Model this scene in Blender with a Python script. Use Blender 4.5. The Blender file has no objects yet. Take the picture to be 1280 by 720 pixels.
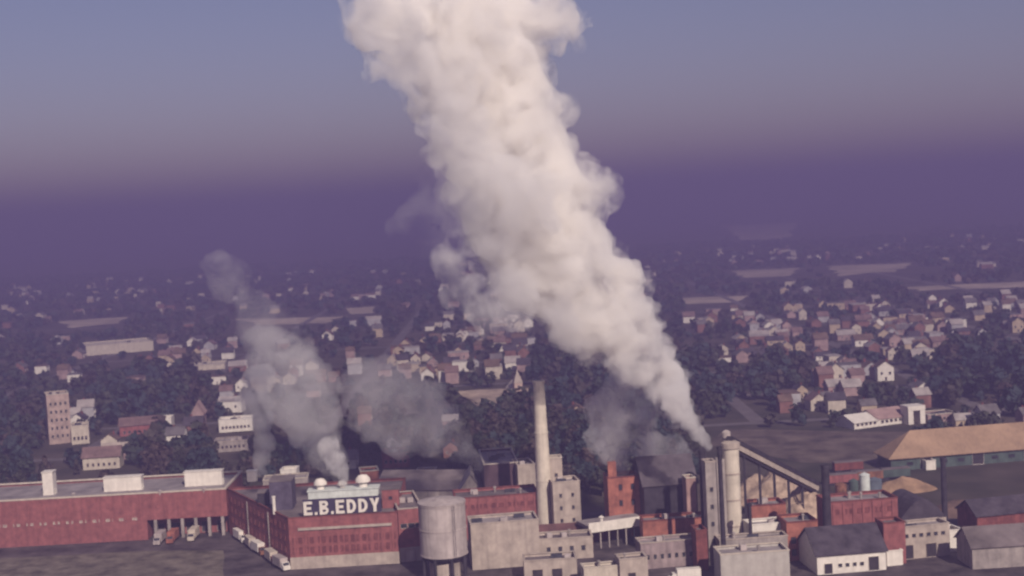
import bpy, bmesh, math, random
import numpy as np
from mathutils import Vector, Matrix, noise

random.seed(7)
RNG = np.random.default_rng(11)
SC = bpy.context.scene
COL = SC.collection
rad = math.radians

# ------------------------------------------------------------------ camera
CAM_H = 106.0
PITCH, ROLL = rad(3.42), rad(3.0)
FPX = 640 / math.tan(rad(20))          # focal length in pixels of the 1280 wide photograph
Fv = Vector((0, math.cos(PITCH), -math.sin(PITCH)))
R0 = Vector((1, 0, 0)); U0 = Vector((0, math.sin(PITCH), math.cos(PITCH)))
Rv = R0 * math.cos(ROLL) - U0 * math.sin(ROLL)
Uv = U0 * math.cos(ROLL) + R0 * math.sin(ROLL)
CAMP = Vector((0, 0, CAM_H))
cam = bpy.data.cameras.new('camera')
cam.sensor_width = 36; cam.lens = 36 / (2 * math.tan(rad(20)))
cam.clip_start = 1; cam.clip_end = 60000
cam.dof.use_dof = True; cam.dof.focus_distance = 210; cam.dof.aperture_fstop = 0.175
camo = bpy.data.objects.new('camera', cam); COL.objects.link(camo)
camo.matrix_world = Matrix.Translation(CAMP) @ Matrix((Rv, Uv, -Fv)).transposed().to_4x4()
SC.camera = camo

# ------------------------------------------------------------------ sky, sun, exposure
SUN = Vector((0.30, -0.77, 0.56)).normalized()      # towards the sun
w = bpy.data.worlds.new('World'); SC.world = w; w.use_nodes = True
nt = w.node_tree; nt.nodes.clear()
sky = nt.nodes.new('ShaderNodeTexSky'); sky.sky_type = 'NISHITA'; sky.sun_disc = False
sky.sun_elevation = math.asin(SUN.z); sky.sun_rotation = math.atan2(SUN.x, SUN.y)
sky.altitude = 200; sky.air_density = 1.0; sky.dust_density = 1.0; sky.ozone_density = 3.0
tint = nt.nodes.new('ShaderNodeMix'); tint.data_type = 'RGBA'; tint.blend_type = 'MULTIPLY'
tint.inputs['Factor'].default_value = 1
tint.inputs[7].default_value = (0.98, 0.71, 0.80, 1)   # the violet cast of the aged film stock, even over the whole sky
bg = nt.nodes.new('ShaderNodeBackground'); bg.inputs['Strength'].default_value = 0.068
out = nt.nodes.new('ShaderNodeOutputWorld')
nt.links.new(sky.outputs[0], tint.inputs[6]); nt.links.new(tint.outputs[2], bg.inputs[0]); nt.links.new(bg.outputs[0], out.inputs[0])
sun = bpy.data.lights.new('sun', 'SUN'); sun.energy = 5.0; sun.angle = rad(0.5); sun.color = (1.0, 0.88, 0.78)
suno = bpy.data.objects.new('sun', sun); COL.objects.link(suno)
suno.rotation_euler = SUN.to_track_quat('Z', 'Y').to_euler()
SC.view_settings.view_transform = 'Standard'; SC.view_settings.look = 'None'
SC.view_settings.exposure = 0.12; SC.view_settings.gamma = 1.0
SC.render.engine = 'CYCLES'
cy = SC.cycles
cy.use_denoising = True
cy.max_bounces = 16; cy.diffuse_bounces = 2; cy.glossy_bounces = 2; cy.transmission_bounces = 2
cy.volume_bounces = 14; cy.transparent_max_bounces = 16
cy.volume_max_steps = 1024; cy.volume_step_rate = 0.2
cy.sample_clamp_indirect = 6
cy.filter_width = 2.2

HAZE_TOP = 174.0
HAZE_DENSITY = 0.00083
HAZE_COLOUR = (0.238, 0.198, 0.42, 1)

# ------------------------------------------------------------------ picture <-> place
def ray(px, py): return Fv + Rv * ((px - 640) / FPX) + Uv * ((360 - py) / FPX)
def gp(px, py, z=0.0):
    d = ray(px, py); t = (z - CAM_H) / d.z
    return Vector((d.x * t, d.y * t, z))
def hz(px, py, X, Y):
    d = ray(px, py); t = math.hypot(X, Y) / math.hypot(d.x, d.y)
    return CAM_H + d.z * t
def topix(P):
    v = P - CAMP; q = v.dot(Fv)
    return 640 + FPX * v.dot(Rv) / q, 360 - FPX * v.dot(Uv) / q
def at(px, py, dist):
    d = ray(px, py); return CAMP + d * (dist / math.hypot(d.x, d.y))

# ------------------------------------------------------------------ materials
MATS = {}
def mat(name, col, rough=0.85, var=0.18, scale=0.25, streak=0.0, metal=0.0, col2=None, spec=0.25):
    if name in MATS: return MATS[name]
    m = bpy.data.materials.new(name); m.use_nodes = True
    n = m.node_tree; b = n.nodes['Principled BSDF']
    b.inputs['Roughness'].default_value = rough; b.inputs['Metallic'].default_value = metal
    b.inputs['Specular IOR Level'].default_value = spec
    tc = n.nodes.new('ShaderNodeTexCoord')
    geo = n.nodes.new('ShaderNodeNewGeometry')
    no = n.nodes.new('ShaderNodeTexNoise'); no.inputs['Scale'].default_value = scale; no.inputs['Detail'].default_value = 6
    no.inputs['Roughness'].default_value = 0.65
    n.links.new(geo.outputs['Position'], no.inputs['Vector'])
    ramp = n.nodes.new('ShaderNodeValToRGB')
    c2 = col2 or tuple(c * (1 - 2.2 * var) for c in col)
    c1 = tuple(min(0.9, c * (1 + 1.2 * var)) for c in col)
    ramp.color_ramp.elements[0].position = 0.3; ramp.color_ramp.elements[0].color = (*c2, 1)
    ramp.color_ramp.elements[1].position = 0.68; ramp.color_ramp.elements[1].color = (*c1, 1)
    n.links.new(no.outputs['Fac'], ramp.inputs['Fac'])
    last = ramp.outputs['Color']
    if streak > 0:                      # rain streaks and soot running down the walls
        mp = n.nodes.new('ShaderNodeMapping'); mp.inputs['Scale'].default_value = (0.9, 0.9, 0.07)
        n.links.new(geo.outputs['Position'], mp.inputs['Vector'])
        ns = n.nodes.new('ShaderNodeTexNoise'); ns.inputs['Scale'].default_value = 1.0; ns.inputs['Detail'].default_value = 5
        n.links.new(mp.outputs['Vector'], ns.inputs['Vector'])
        mr = n.nodes.new('ShaderNodeMapRange'); mr.inputs['From Min'].default_value = 0.42; mr.inputs['From Max'].default_value = 0.72
        mr.inputs['To Min'].default_value = 0; mr.inputs['To Max'].default_value = streak
        n.links.new(ns.outputs['Fac'], mr.inputs['Value'])
        mx = n.nodes.new('ShaderNodeMix'); mx.data_type = 'RGBA'; mx.blend_type = 'MIX'
        n.links.new(mr.outputs[0], mx.inputs['Factor']); n.links.new(last, mx.inputs[6])
        mx.inputs[7].default_value = (*[c * 0.38 for c in col], 1)
        last = mx.outputs[2]
    n.links.new(last, b.inputs['Base Color'])
    MATS[name] = m; return m

BRICK = mat('red_brick', (0.315, 0.112, 0.105), streak=0.35, var=0.16, scale=0.5)
BRICKD = mat('dark_brick', (0.23, 0.075, 0.065), streak=0.5, var=0.2, scale=0.4)
BRICKO = mat('orange_brick', (0.40, 0.15, 0.105), streak=0.4, var=0.2, scale=0.4)
CONC = mat('pale_concrete', (0.49, 0.41, 0.345), streak=0.35, var=0.14, scale=0.3)
CONCG = mat('grey_concrete', (0.38, 0.33, 0.30), streak=0.4, var=0.16, scale=0.3)
CHIM = mat('chimney_concrete', (0.68, 0.60, 0.49), streak=0.3, var=0.1, scale=0.3)
WHITE = mat('white_paint', (0.82, 0.76, 0.67), streak=0.2, var=0.06, scale=0.6)
CREAM = mat('cream_paint', (0.62, 0.54, 0.44), streak=0.3, var=0.1, scale=0.5)
TEAL = mat('pale_teal_paint', (0.66, 0.70, 0.65), streak=0.2, var=0.1, scale=0.5)
TANKM = mat('tank_steel', (0.50, 0.43, 0.40), rough=0.6, streak=0.45, var=0.12, scale=0.3)
ROOFG = mat('gravel_roof', (0.20, 0.165, 0.16), var=0.22, scale=0.12)
ROOFL = mat('pale_roof', (0.33, 0.29, 0.28), var=0.2, scale=0.15)
ROOFD = mat('dark_roof', (0.075, 0.062, 0.075), var=0.25, scale=0.3)
SOOT = mat('sooty_steel', (0.045, 0.038, 0.048), rough=0.7, var=0.25, scale=0.4)
TAN = mat('tan_roof', (0.40, 0.265, 0.17), var=0.12, scale=0.12, streak=0.25)
GREENW = mat('green_cladding', (0.085, 0.12, 0.105), var=0.2, scale=0.3, streak=0.3)
GLASS = mat('window_glass', (0.05, 0.05, 0.06), rough=0.25, var=0.3, scale=0.7, spec=0.5)
FRAME = mat('window_frame', (0.42, 0.32, 0.28), var=0.1, scale=0.6)
DOORM = mat('dark_door', (0.05, 0.04, 0.045), var=0.2, scale=0.5)
CHIPS = mat('wood_chips', (0.46, 0.34, 0.25), var=0.28, scale=0.35)
NAVY = mat('sign_backing', (0.05, 0.042, 0.075), var=0.1, scale=0.5)
RUST = mat('rust_steel', (0.26, 0.12, 0.075), var=0.3, scale=0.5)
BLUE = mat('blue_paint', (0.14, 0.17, 0.20), var=0.15, scale=0.5)
RUBBER = mat('rubber', (0.03, 0.03, 0.03), var=0.1)
TYREM = RUBBER
BARK = mat('bark', (0.10, 0.075, 0.055), var=0.2, scale=1.5)
FOL = [mat('dark_green_leaves', (0.040, 0.050, 0.040), var=0.35, scale=0.5, rough=0.7),
       mat('olive_leaves', (0.058, 0.058, 0.042), var=0.35, scale=0.5, rough=0.7),
       mat('blue_green_leaves', (0.036, 0.052, 0.055), var=0.3, scale=0.5, rough=0.7),
       mat('brown_green_leaves', (0.066, 0.056, 0.046), var=0.3, scale=0.5, rough=0.7),
       mat('russet_leaves', (0.076, 0.054, 0.048), var=0.3, scale=0.5, rough=0.7)]
FOLN = ['dark green', 'olive', 'blue green', 'brownish green', 'russet']

# ------------------------------------------------------------------ object helpers
def tag(o, label=None, cat=None, group=None, kind=None):
    if label: o['label'] = label
    if cat: o['category'] = cat
    if group: o['group'] = group
    if kind: o['kind'] = kind
    return o
def empty(name, loc, label, cat, group=None, rz=0.0):
    o = bpy.data.objects.new(name, None); COL.objects.link(o)
    o.location = loc; o.rotation_euler = (0, 0, rz); o.empty_display_size = 0.5
    return tag(o, label, cat, group)
def link(name, me, m=None, parent=None, loc=None, rz=None):
    o = bpy.data.objects.new(name, me); COL.objects.link(o)
    if m is not None and len(me.materials) == 0: me.materials.append(m)
    if parent is not None: o.parent = parent
    if loc is not None: o.location = loc
    if rz is not None: o.rotation_euler = (0, 0, rz)
    return o
def mesh(name, verts, faces, smooth=False):
    me = bpy.data.meshes.new(name); me.from_pydata([tuple(v) for v in verts], [], faces); me.update()
    if smooth: me.polygons.foreach_set('use_smooth', [True] * len(me.polygons))
    return me
def bm_mesh(name, bm, smooth=False):
    bmesh.ops.recalc_face_normals(bm, faces=bm.faces)
    me = bpy.data.meshes.new(name); bm.to_mesh(me); bm.free()
    if smooth: me.polygons.foreach_set('use_smooth', [True] * len(me.polygons))
    return me
def box_mesh(name, sx, sy, sz, cx=0, cy_=0, z0=0, bev=0.0):
    bm = bmesh.new()
    bmesh.ops.create_cube(bm, size=1)
    bmesh.ops.scale(bm, vec=(sx, sy, sz), verts=bm.verts)
    bmesh.ops.translate(bm, vec=(cx, cy_, z0 + sz / 2), verts=bm.verts)
    if bev: bmesh.ops.bevel(bm, geom=bm.edges[:], offset=bev, segments=1, affect='EDGES')
    return bm_mesh(name, bm)
def lathe(name, prof, n=28, smooth=True):
    vs, fs = [], []
    for (r, z) in prof:
        for k in range(n):
            a = 2 * math.pi * k / n; vs.append((r * math.cos(a), r * math.sin(a), z))
    for i in range(len(prof) - 1):
        for k in range(n):
            k2 = (k + 1) % n
            fs.append((i * n + k, i * n + k2, (i + 1) * n + k2, (i + 1) * n + k))
    fs.append(tuple(range(n - 1, -1, -1))); fs.append(tuple((len(prof) - 1) * n + k for k in range(n)))
    me = mesh(name, vs, fs)
    if smooth:
        me.polygons.foreach_set('use_smooth', [len(p.vertices) == 4 for p in me.polygons])
        try: me.set_sharp_from_angle(angle=rad(40))
        except Exception: pass
    return me
def beam(name, a, b, wx, wz, m, parent):
    """a straight box from point a to point b"""
    a = Vector(a); b = Vector(b); d = b - a; L = d.length
    q = d.to_track_quat('X', 'Z')
    me = box_mesh(name, L, wx, wz, L / 2, 0, -wz / 2)
    o = link(name, me, m, parent); o.matrix_basis = Matrix.Translation(a) @ q.to_matrix().to_4x4()
    return o

# one window, front face inset: a frame with its pane behind it (one piece)
WINCACHE = {}
def window_mesh(wd, ht, fr=FRAME, gl=GLASS):
    key = (round(wd, 2), round(ht, 2), fr.name, gl.name)
    if key in WINCACHE: return WINCACHE[key]
    bm = bmesh.new(); bmesh.ops.create_cube(bm, size=1)
    bmesh.ops.scale(bm, vec=(wd, 0.24, ht), verts=bm.verts)
    f = [x for x in bm.faces if x.normal.y < -0.9]
    r = bmesh.ops.inset_region(bm, faces=f, thickness=min(0.16, wd * 0.12), depth=0)
    bmesh.ops.translate(bm, vec=(0, 0.12, 0), verts=f[0].verts)
    f[0].material_index = 1
    me = bm_mesh('window', bm); me.materials.append(fr); me.materials.append(gl)
    WINCACHE[key] = me; return me
def windows(root, A, B, zs, n, wd, ht, u0=0.06, u1=0.94, fr=FRAME, gl=GLASS, name='window', skip=()):
    """a row per z of n windows along the wall A-B (local xy), outward to the right hand of A->B"""
    A = Vector(A[:2]); B = Vector(B[:2]); d = (B - A); L = d.length; d /= L
    nrm = Vector((d.y, -d.x)); rz = math.atan2(d.y, d.x)
    me = window_mesh(wd, ht, fr, gl)
    for z in zs:
        for k in range(n):
            if k in skip: continue
            u = u0 + (u1 - u0) * ((k + 0.5) / n)
            p = A + d * (L * u) + nrm * 0.06
            link(name, me, None, root, (p.x, p.y, z + ht / 2), rz)

def poly_wall(name, pts, z0, z1, m, root, rim=0.35, sink=0.8):
    """walls on a footprint (counter-clockwise, local xy), with a parapet: the top is inset and sunk"""
    n = len(pts); bm = bmesh.new()
    lo = [bm.verts.new((p[0], p[1], z0)) for p in pts]; hi = [bm.verts.new((p[0], p[1], z1)) for p in pts]
    for i in range(n): bm.faces.new((lo[i], lo[(i + 1) % n], hi[(i + 1) % n], hi[i]))
    top = bm.faces.new(hi); bm.faces.new(lo[::-1])
    if sink:
        bmesh.ops.recalc_face_normals(bm, faces=bm.faces)
        bmesh.ops.inset_region(bm, faces=[top], thickness=rim, depth=0)
        bmesh.ops.translate(bm, vec=(0, 0, -sink), verts=top.verts)
    return link(name, bm_mesh(name, bm), m, root)
def inset_poly(pts, d):
    n = len(pts); P = [Vector(p[:2]) for p in pts]; res = []
    for i in range(n):
        a, b, c = P[i - 1], P[i], P[(i + 1) % n]
        e1 = (b - a).normalized(); e2 = (c - b).normalized()
        n1 = Vector((-e1.y, e1.x)); n2 = Vector((-e2.y, e2.x))
        k = n1 + n2; k = k / max(0.25, k.dot(n1))
        res.append(b + k * d)
    return res
def slab(name, pts, z, th, m, root):
    n = len(pts)
    v = [(p[0], p[1], z) for p in pts] + [(p[0], p[1], z + th) for p in pts]
    f = [tuple(range(n - 1, -1, -1)), tuple(range(n, 2 * n))] + [(i, (i + 1) % n, n + (i + 1) % n, n + i) for i in range(n)]
    return link(name, mesh(name, v, f), m, root)
def coping(pts, z, m, root, wd=0.6, th=0.3, name='coping'):
    o = inset_poly(pts, -0.14); i = inset_poly(pts, wd - 0.14); n = len(pts)
    v = []
    for ring, zz in ((o, z), (o, z + th), (i, z + th), (i, z)):
        v += [(p.x, p.y, zz) for p in ring]
    f = []
    for k in range(n):
        k2 = (k + 1) % n
        for r in range(4):
            r2 = (r + 1) % 4
            f.append((r * n + k, r * n + k2, r2 * n + k2, r2 * n + k))
    me = mesh(name, v, f)
    return link(name, me, m, root)

def front(L, R, depth, skew=0.0):
    """footprint from the pixels of the two front ground corners: front-left, front-right, back-right, back-left (world)"""
    a = gp(*L).to_2d(); b = gp(*R).to_2d(); d = (b - a).normalized(); nb = Vector((-d.y, d.x))
    return [a, b, b + nb * depth + d * skew, a + nb * depth + d * skew]
def local(pts):
    c = sum(pts, Vector((0, 0))) / len(pts)
    return c, [p - c for p in pts]
STREETS = []
FOOT = []      # footprints that vegetation keeps clear of
def keep(pts, grow=3.0): FOOT.append([tuple(p) for p in inset_poly(pts, -grow)])

CL = {'roof_hatch': box_mesh('roof_hatch', 1.8, 1.4, 1.5, bev=0.08), 'vent_pipe': lathe('vent_pipe', [(0.3, 0), (0.3, 1.4), (0.55, 1.45), (0.5, 1.8), (0.1, 2.0)], 10),
      'skylight': mesh('skylight', [(-1.6, -0.9, 0), (1.6, -0.9, 0), (1.6, 0.9, 0), (-1.6, 0.9, 0), (-1.6, 0, 1.1), (1.6, 0, 1.1)], [(3, 2, 1, 0), (0, 1, 5, 4), (2, 3, 4, 5), (1, 2, 5), (3, 0, 4)])}
CL['roof_hatch'].materials.append(TANKM); CL['vent_pipe'].materials.append(CONCG); CL['skylight'].materials.append(GLASS)
def flat_building(name, label, cat, L, R, top, depth, wm, rm=None, cope=CREAM, group=None, wins=(), doors=(), skew=0.0,
                  pilasters=0, topx=None, base=None):
    """a flat-roofed block; top = picture row of the front-left roof corner; wins = (wall index, row heights, n, w, h)"""
    pts = front(L, R, depth, skew); keep(pts)
    h = hz(topx if topx is not None else L[0], top, *(pts[0] if topx is None else pts[1]))
    c, P = local(pts)
    root = empty(name, (c.x, c.y, 0), label, cat, group)
    poly_wall('wall', P, 0, h, wm, root)
    slab('roof', inset_poly(P, 0.45), h - 0.78, 0.1, rm or ROOFG, root)
    if cope is not None: coping(P, h, cope, root)
    rr = random.Random(name); ar = (P[1] - P[0]).length * (P[3] - P[0]).length
    for k in range(0 if ar < 45 else min(5, 1 + int(ar / 70))):
        q = P[0].lerp(P[1], rr.uniform(0.12, 0.88)).lerp(P[3].lerp(P[2], rr.uniform(0.12, 0.88)), rr.uniform(0.25, 0.8))
        kind = rr.randrange(3)
        if kind == 0: link('roof_hatch', CL['roof_hatch'], None, root, (q.x, q.y, h - 0.68), rr.uniform(0, 0.4))
        elif kind == 1: link('vent_pipe', CL['vent_pipe'], None, root, (q.x, q.y, h - 0.68))
        else: link('skylight', CL['skylight'], None, root, (q.x, q.y, h - 0.68), math.atan2((P[1] - P[0]).y, (P[1] - P[0]).x))
    for wi in wins:
        i, zs, n, wd, ht = wi[:5]
        windows(root, P[i], P[(i + 1) % 4], [z if z > 0 else h + z for z in zs], n, wd, ht, **(wi[5] if len(wi) > 5 else {}))
    for (u, wd, ht) in doors:
        d = P[1] - P[0]; p = P[0] + d * u; rz = math.atan2(d.y, d.x)
        link('door', window_mesh(wd, ht, wm, DOORM), None, root, (p.x + d.y / d.length * 0.07, p.y - d.x / d.length * 0.07, ht / 2 + 0.02), rz)
    if base:
        o = inset_poly(P, -0.12); v = [(o[0].x, o[0].y), (o[1].x, o[1].y), (P[1].x, P[1].y + 0.1), (P[0].x, P[0].y + 0.1)]
        slab('plinth', [Vector(q) for q in v], 0, base[0], base[1], root)
    if pilasters:
        d = P[1] - P[0]; ang = math.atan2(d.y, d.x)
        me = box_mesh('pilaster', 0.7, 0.5, h - 0.5, 0, 0, 0.02)
        for k in range(pilasters):
            p = P[0] + d * ((k + 0.5) / pilasters)
            link('pilaster', me, wm, root, (p.x, p.y, 0), ang)
    return root, P, h

def gable_building(name, label, cat, L, R, eave, ridge_h, depth, wm, rm, group=None, wins=(), doors=(), over=0.6, skew=0.0, along=True, eave_h=None):
    """a pitched roof over a block; ridge parallel to the front when along, else running away from it"""
    pts = front(L, R, depth, skew); keep(pts)
    h = eave_h if eave_h is not None else hz(L[0], eave, *pts[0])
    c, P = local(pts)
    root = empty(name, (c.x, c.y, 0), label, cat, group)
    a, b, cc, d = P
    if along: e0, e1 = (a + d) / 2, (b + cc) / 2
    else: e0, e1 = (a + b) / 2, (cc + d) / 2
    H = h + ridge_h
    V = [(p.x, p.y, 0) for p in P] + [(p.x, p.y, h) for p in P] + [(e0.x, e0.y, H), (e1.x, e1.y, H)]
    if along: Fc = [(0, 1, 5, 4), (1, 2, 6, 9, 5), (2, 3, 7, 6), (3, 0, 4, 8, 7), (4, 5, 9, 8), (6, 7, 8, 9), (3, 2, 1, 0)]
    else: Fc = [(0, 1, 5, 8, 4), (1, 2, 6, 5), (2, 3, 7, 9, 6), (3, 0, 4, 7), (5, 6, 9, 8), (7, 4, 8, 9), (3, 2, 1, 0)]
    link('wall', mesh('wall', V, Fc), wm, root)
    ax = (e1 - e0).normalized(); cr = Vector((ax.y, -ax.x))
    half = ((a - e0) if along else (b - e0)).dot(cr)
    sl = ridge_h / abs(half); th = 0.25
    E0 = e0 - ax * over; E1 = e1 + ax * over; hw = abs(half) + over
    pr = [(-hw, H - sl * hw), (0, H), (hw, H - sl * hw), (hw, H - sl * hw + th), (0, H + th + 0.05), (-hw, H - sl * hw + th)]
    V = []
    for e in (E0, E1): V += [((e + cr * x).x, (e + cr * x).y, z + 0.03) for x, z in pr]
    Fc = [(0, 1, 2, 3, 4, 5), (11, 10, 9, 8, 7, 6)] + [(i, 6 + i, 6 + (i + 1) % 6, (i + 1) % 6) for i in range(6)]
    me = mesh('roof', V, Fc); bm = bmesh.new(); bm.from_mesh(me); bmesh.ops.recalc_face_normals(bm, faces=bm.faces); bm.to_mesh(me); bm.free()
    link('roof', me, rm, root)
    for wi in wins:
        i, zs, n, wd, ht = wi[:5]
        windows(root, P[i], P[(i + 1) % 4], zs, n, wd, ht, **(wi[5] if len(wi) > 5 else {}))
    for (u, wd, ht) in doors:
        dd = P[1] - P[0]; p = P[0] + dd * u; rz = math.atan2(dd.y, dd.x)
        link('door', window_mesh(wd, ht, wm, DOORM), None, root, (p.x + dd.y / dd.length * 0.07, p.y - dd.x / dd.length * 0.07, ht / 2 + 0.02), rz)
    return root, P, h

# ------------------------------------------------------------------ ground, yard, field, streets
def sheet(name, pts, z, m, label=None, clear=True):
    o = link(name, mesh(name, [(p[0], p[1], z) for p in pts], [tuple(range(len(pts)))]), m)
    o['kind'] = 'structure'
    if label: o['label'] = label
    return o
def ground_mat():
    m = bpy.data.materials.new('ground_soil'); m.use_nodes = True; n = m.node_tree; b = n.nodes['Principled BSDF']
    b.inputs['Roughness'].default_value = 0.95; b.inputs['Specular IOR Level'].default_value = 0.1
    g = n.nodes.new('ShaderNodeNewGeometry')
    a = n.nodes.new('ShaderNodeTexNoise'); a.inputs['Scale'].default_value = 0.006; a.inputs['Detail'].default_value = 8; a.inputs['Roughness'].default_value = 0.7
    c = n.nodes.new('ShaderNodeTexNoise'); c.inputs['Scale'].default_value = 0.05; c.inputs['Detail'].default_value = 6
    n.links.new(g.outputs['Position'], a.inputs['Vector']); n.links.new(g.outputs['Position'], c.inputs['Vector'])
    r = n.nodes.new('ShaderNodeValToRGB'); e = r.color_ramp.elements
    e[0].position = 0.36; e[0].color = (0.045, 0.048, 0.03, 1); e[1].position = 0.66; e[1].color = (0.17, 0.125, 0.10, 1)
    e.new(0.52).color = (0.075, 0.062, 0.045, 1)
    r2 = n.nodes.new('ShaderNodeValToRGB'); e = r2.color_ramp.elements
    e[0].position = 0.35; e[0].color = (0.045, 0.045, 0.032, 1); e[1].position = 0.68; e[1].color = (0.15, 0.12, 0.10, 1)
    n.links.new(a.outputs['Fac'], r.inputs['Fac']); n.links.new(c.outputs['Fac'], r2.inputs['Fac'])
    mx = n.nodes.new('ShaderNodeMix'); mx.data_type = 'RGBA'; mx.inputs['Factor'].default_value = 0.5
    n.links.new(r.outputs[0], mx.inputs[6]); n.links.new(r2.outputs[0], mx.inputs[7]); n.links.new(mx.outputs[2], b.inputs['Base Color'])
    return m
GROUND = ground_mat()
GX, GY0, GY1 = 7000, -900, 10500
sheet('ground', [(-GX, GY0), (GX, GY0), (GX, GY1), (-GX, GY1)], 0, GROUND)
YARD = mat('yard_asphalt', (0.105, 0.085, 0.085), var=0.38, scale=0.11)
LAWN = mat('lawn_grass', (0.19, 0.16, 0.125), var=0.34, scale=0.16)
FIELD = mat('dry_field', (0.15, 0.115, 0.09), var=0.36, scale=0.09)
SAND = mat('sandy_soil', (0.44, 0.34, 0.26), var=0.3, scale=0.08)
ROADM = mat('road_asphalt', (0.17, 0.145, 0.14), var=0.15, scale=0.1)
PALEF = mat('pale_stubble', (0.52, 0.42, 0.32), var=0.2, scale=0.02)

def ragged(p, n=14, amp=0.30):
    r = []
    c = sum(p, Vector((0, 0))) / len(p)
    for i in range(len(p)):
        a, b = p[i], p[(i + 1) % len(p)]
        for k in range(n):
            q = a.lerp(b, k / n); e = (q - c)
            r.append(c + e * (1 + amp * noise.noise(Vector((q.x * 0.02, q.y * 0.03, 1.7)))))
    return r
def quad(pix, z=0.0): return [gp(x, y).to_2d() for x, y in pix]
sheet('yard', quad([(-150, 900), (1450, 900), (1400, 640), (300, 640), (-120, 645)]), 0.004, YARD)
lawn_p = quad([(-140, 900), (330, 900), (275, 690), (-120, 700)])
sheet('lawn', ragged(lawn_p, 20, 0.10), 0.008, LAWN)
field_p = quad([(1000, 578), (1110, 578), (1150, 540), (900, 536), (880, 556)])
sheet('field', ragged(field_p, 16, 0.12), 0.004, FIELD); keep(field_p, 1)
for pix in ([(300, 399), (425, 396), (410, 404), (325, 406)], [(845, 373), (935, 370), (925, 378), (860, 380)],
            [(915, 339), (1000, 335), (990, 345), (930, 348)], [(1035, 333), (1140, 328), (1120, 340), (1050, 345)],
            [(1130, 359), (1310, 350), (1300, 358), (1140, 364)], [(905, 283), (1000, 277), (985, 296), (930, 301)],
            [(430, 385), (470, 383), (465, 392), (440, 393)], [(520, 300), (700, 292), (690, 300), (540, 308)],
            [(70, 402), (160, 396), (150, 404), (90, 410)]):
    p = quad(pix); sheet('field', ragged(p), 0.004, PALEF)
    ys = [q.y for q in p]; xs = [q.x for q in p]; y0 = min(ys) * (1 - 0.085); STREETS.append([(min(xs) * y0 / min(ys), y0), (max(xs) * y0 / min(ys), y0), (max(xs), max(ys)), (min(xs), max(ys))])

for k, yy in enumerate((640, 730, 830, 950, 1090, 1260, 1460)):
    sheet('street', [(-0.42 * yy, yy - 3.5), (0.42 * yy, yy - 3.5), (0.42 * yy, yy + 3.5), (-0.42 * yy, yy + 3.5)], 0.008, ROADM)
    STREETS.append([(-0.42 * yy, yy - 4.5), (0.42 * yy, yy - 4.5), (0.42 * yy, yy + 4.5), (-0.42 * yy, yy + 4.5)])
for k, xx in enumerate((-330, -205, -95, 110, 215, 330, 440)):
    sheet('street', [(xx - 3.5, max(644, abs(xx) / 0.40)), (xx + 3.5, max(644, abs(xx) / 0.40)), (xx + 3.5, 1700), (xx - 3.5, 1700)], 0.012, ROADM)
    STREETS.append([(xx - 4.5, max(644, abs(xx) / 0.40)), (xx + 4.5, max(644, abs(xx) / 0.40)), (xx + 4.5, 1700), (xx - 4.5, 1700)])

# ------------------------------------------------------------------ sign letters
GLYPH = {
 'E': [[(0, 0), (3.2, 0), (3.2, .95), (1.1, .95), (1.1, 2), (2.8, 2), (2.8, 2.95), (1.1, 2.95), (1.1, 4.05), (3.2, 4.05), (3.2, 5), (0, 5)]],
 '.': [[(0, 0), (.95, 0), (.95, .95), (0, .95)]],
 'Y': [[(1.25, 0), (2.35, 0), (2.35, 2.0), (3.6, 5), (2.4, 5), (1.8, 3.25), (1.2, 5), (0, 5), (1.25, 2.0)]],
}
def arc(cx, cy_, rx, ry, a0, a1, n): return [(cx + rx * math.cos(rad(a0 + (a1 - a0) * k / n)), cy_ + ry * math.sin(rad(a0 + (a1 - a0) * k / n))) for k in range(n + 1)]
def glyph_mesh(ch, s, th):
    """extruded letter, counters cut as real holes by bridging strips"""
    bm = bmesh.new()
    def strip(outer, inner):
        n = len(outer); vo = [bm.verts.new((x * s, -th / 2, y * s)) for x, y in outer]; vi = [bm.verts.new((x * s, -th / 2, y * s)) for x, y in inner]
        for k in range(n): bm.faces.new((vo[k], vo[(k + 1) % n], vi[(k + 1) % n], vi[k]))
    if ch in GLYPH:
        for pl in GLYPH[ch]: bm.faces.new([bm.verts.new((x * s, -th / 2, y * s)) for x, y in pl])
    elif ch == 'D':
        strip([(0, 0), (0.8, 0)] + arc(1.4, 2.5, 2.0, 2.5, -90, 90, 10) + [(0.8, 5), (0, 5)],
              [(1.1, 1), (1.15, 1)] + arc(1.4, 2.5, .95, 1.5, -90, 90, 10) + [(1.15, 4), (1.1, 4)])
    elif ch == 'B':
        o1 = [(0, 0), (0.8, 0)] + arc(1.9, 1.35, 1.4, 1.35, -90, 80, 7) + [(2.1, 2.66), (1.5, 2.66), (0, 2.66)]
        i1 = [(1.1, .9), (1.12, .9)] + arc(1.9, 1.35, .45, .45, -90, 80, 7) + [(1.95, 1.82), (1.5, 1.82), (1.1, 1.82)]
        strip(o1, i1)
        o2 = [(0, 2.66), (1.5, 2.66), (2.1, 2.66)] + arc(1.8, 3.8, 1.35, 1.2, -65, 90, 7) + [(0.8, 5), (0, 5)]
        i2 = [(1.1, 3.35), (1.5, 3.35), (1.8, 3.35)] + arc(1.8, 3.75, .4, .4, -65, 90, 7) + [(1.15, 4.15), (1.1, 4.15)]
        strip(o2, i2)
        bmesh.ops.remove_doubles(bm, verts=bm.verts, dist=0.01)
    r = bmesh.ops.extrude_face_region(bm, geom=bm.faces[:])
    bmesh.ops.translate(bm, vec=(0, th, 0), verts=[v for v in r['geom'] if isinstance(v, bmesh.types.BMVert)])
    return bm_mesh('letter', bm)

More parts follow.
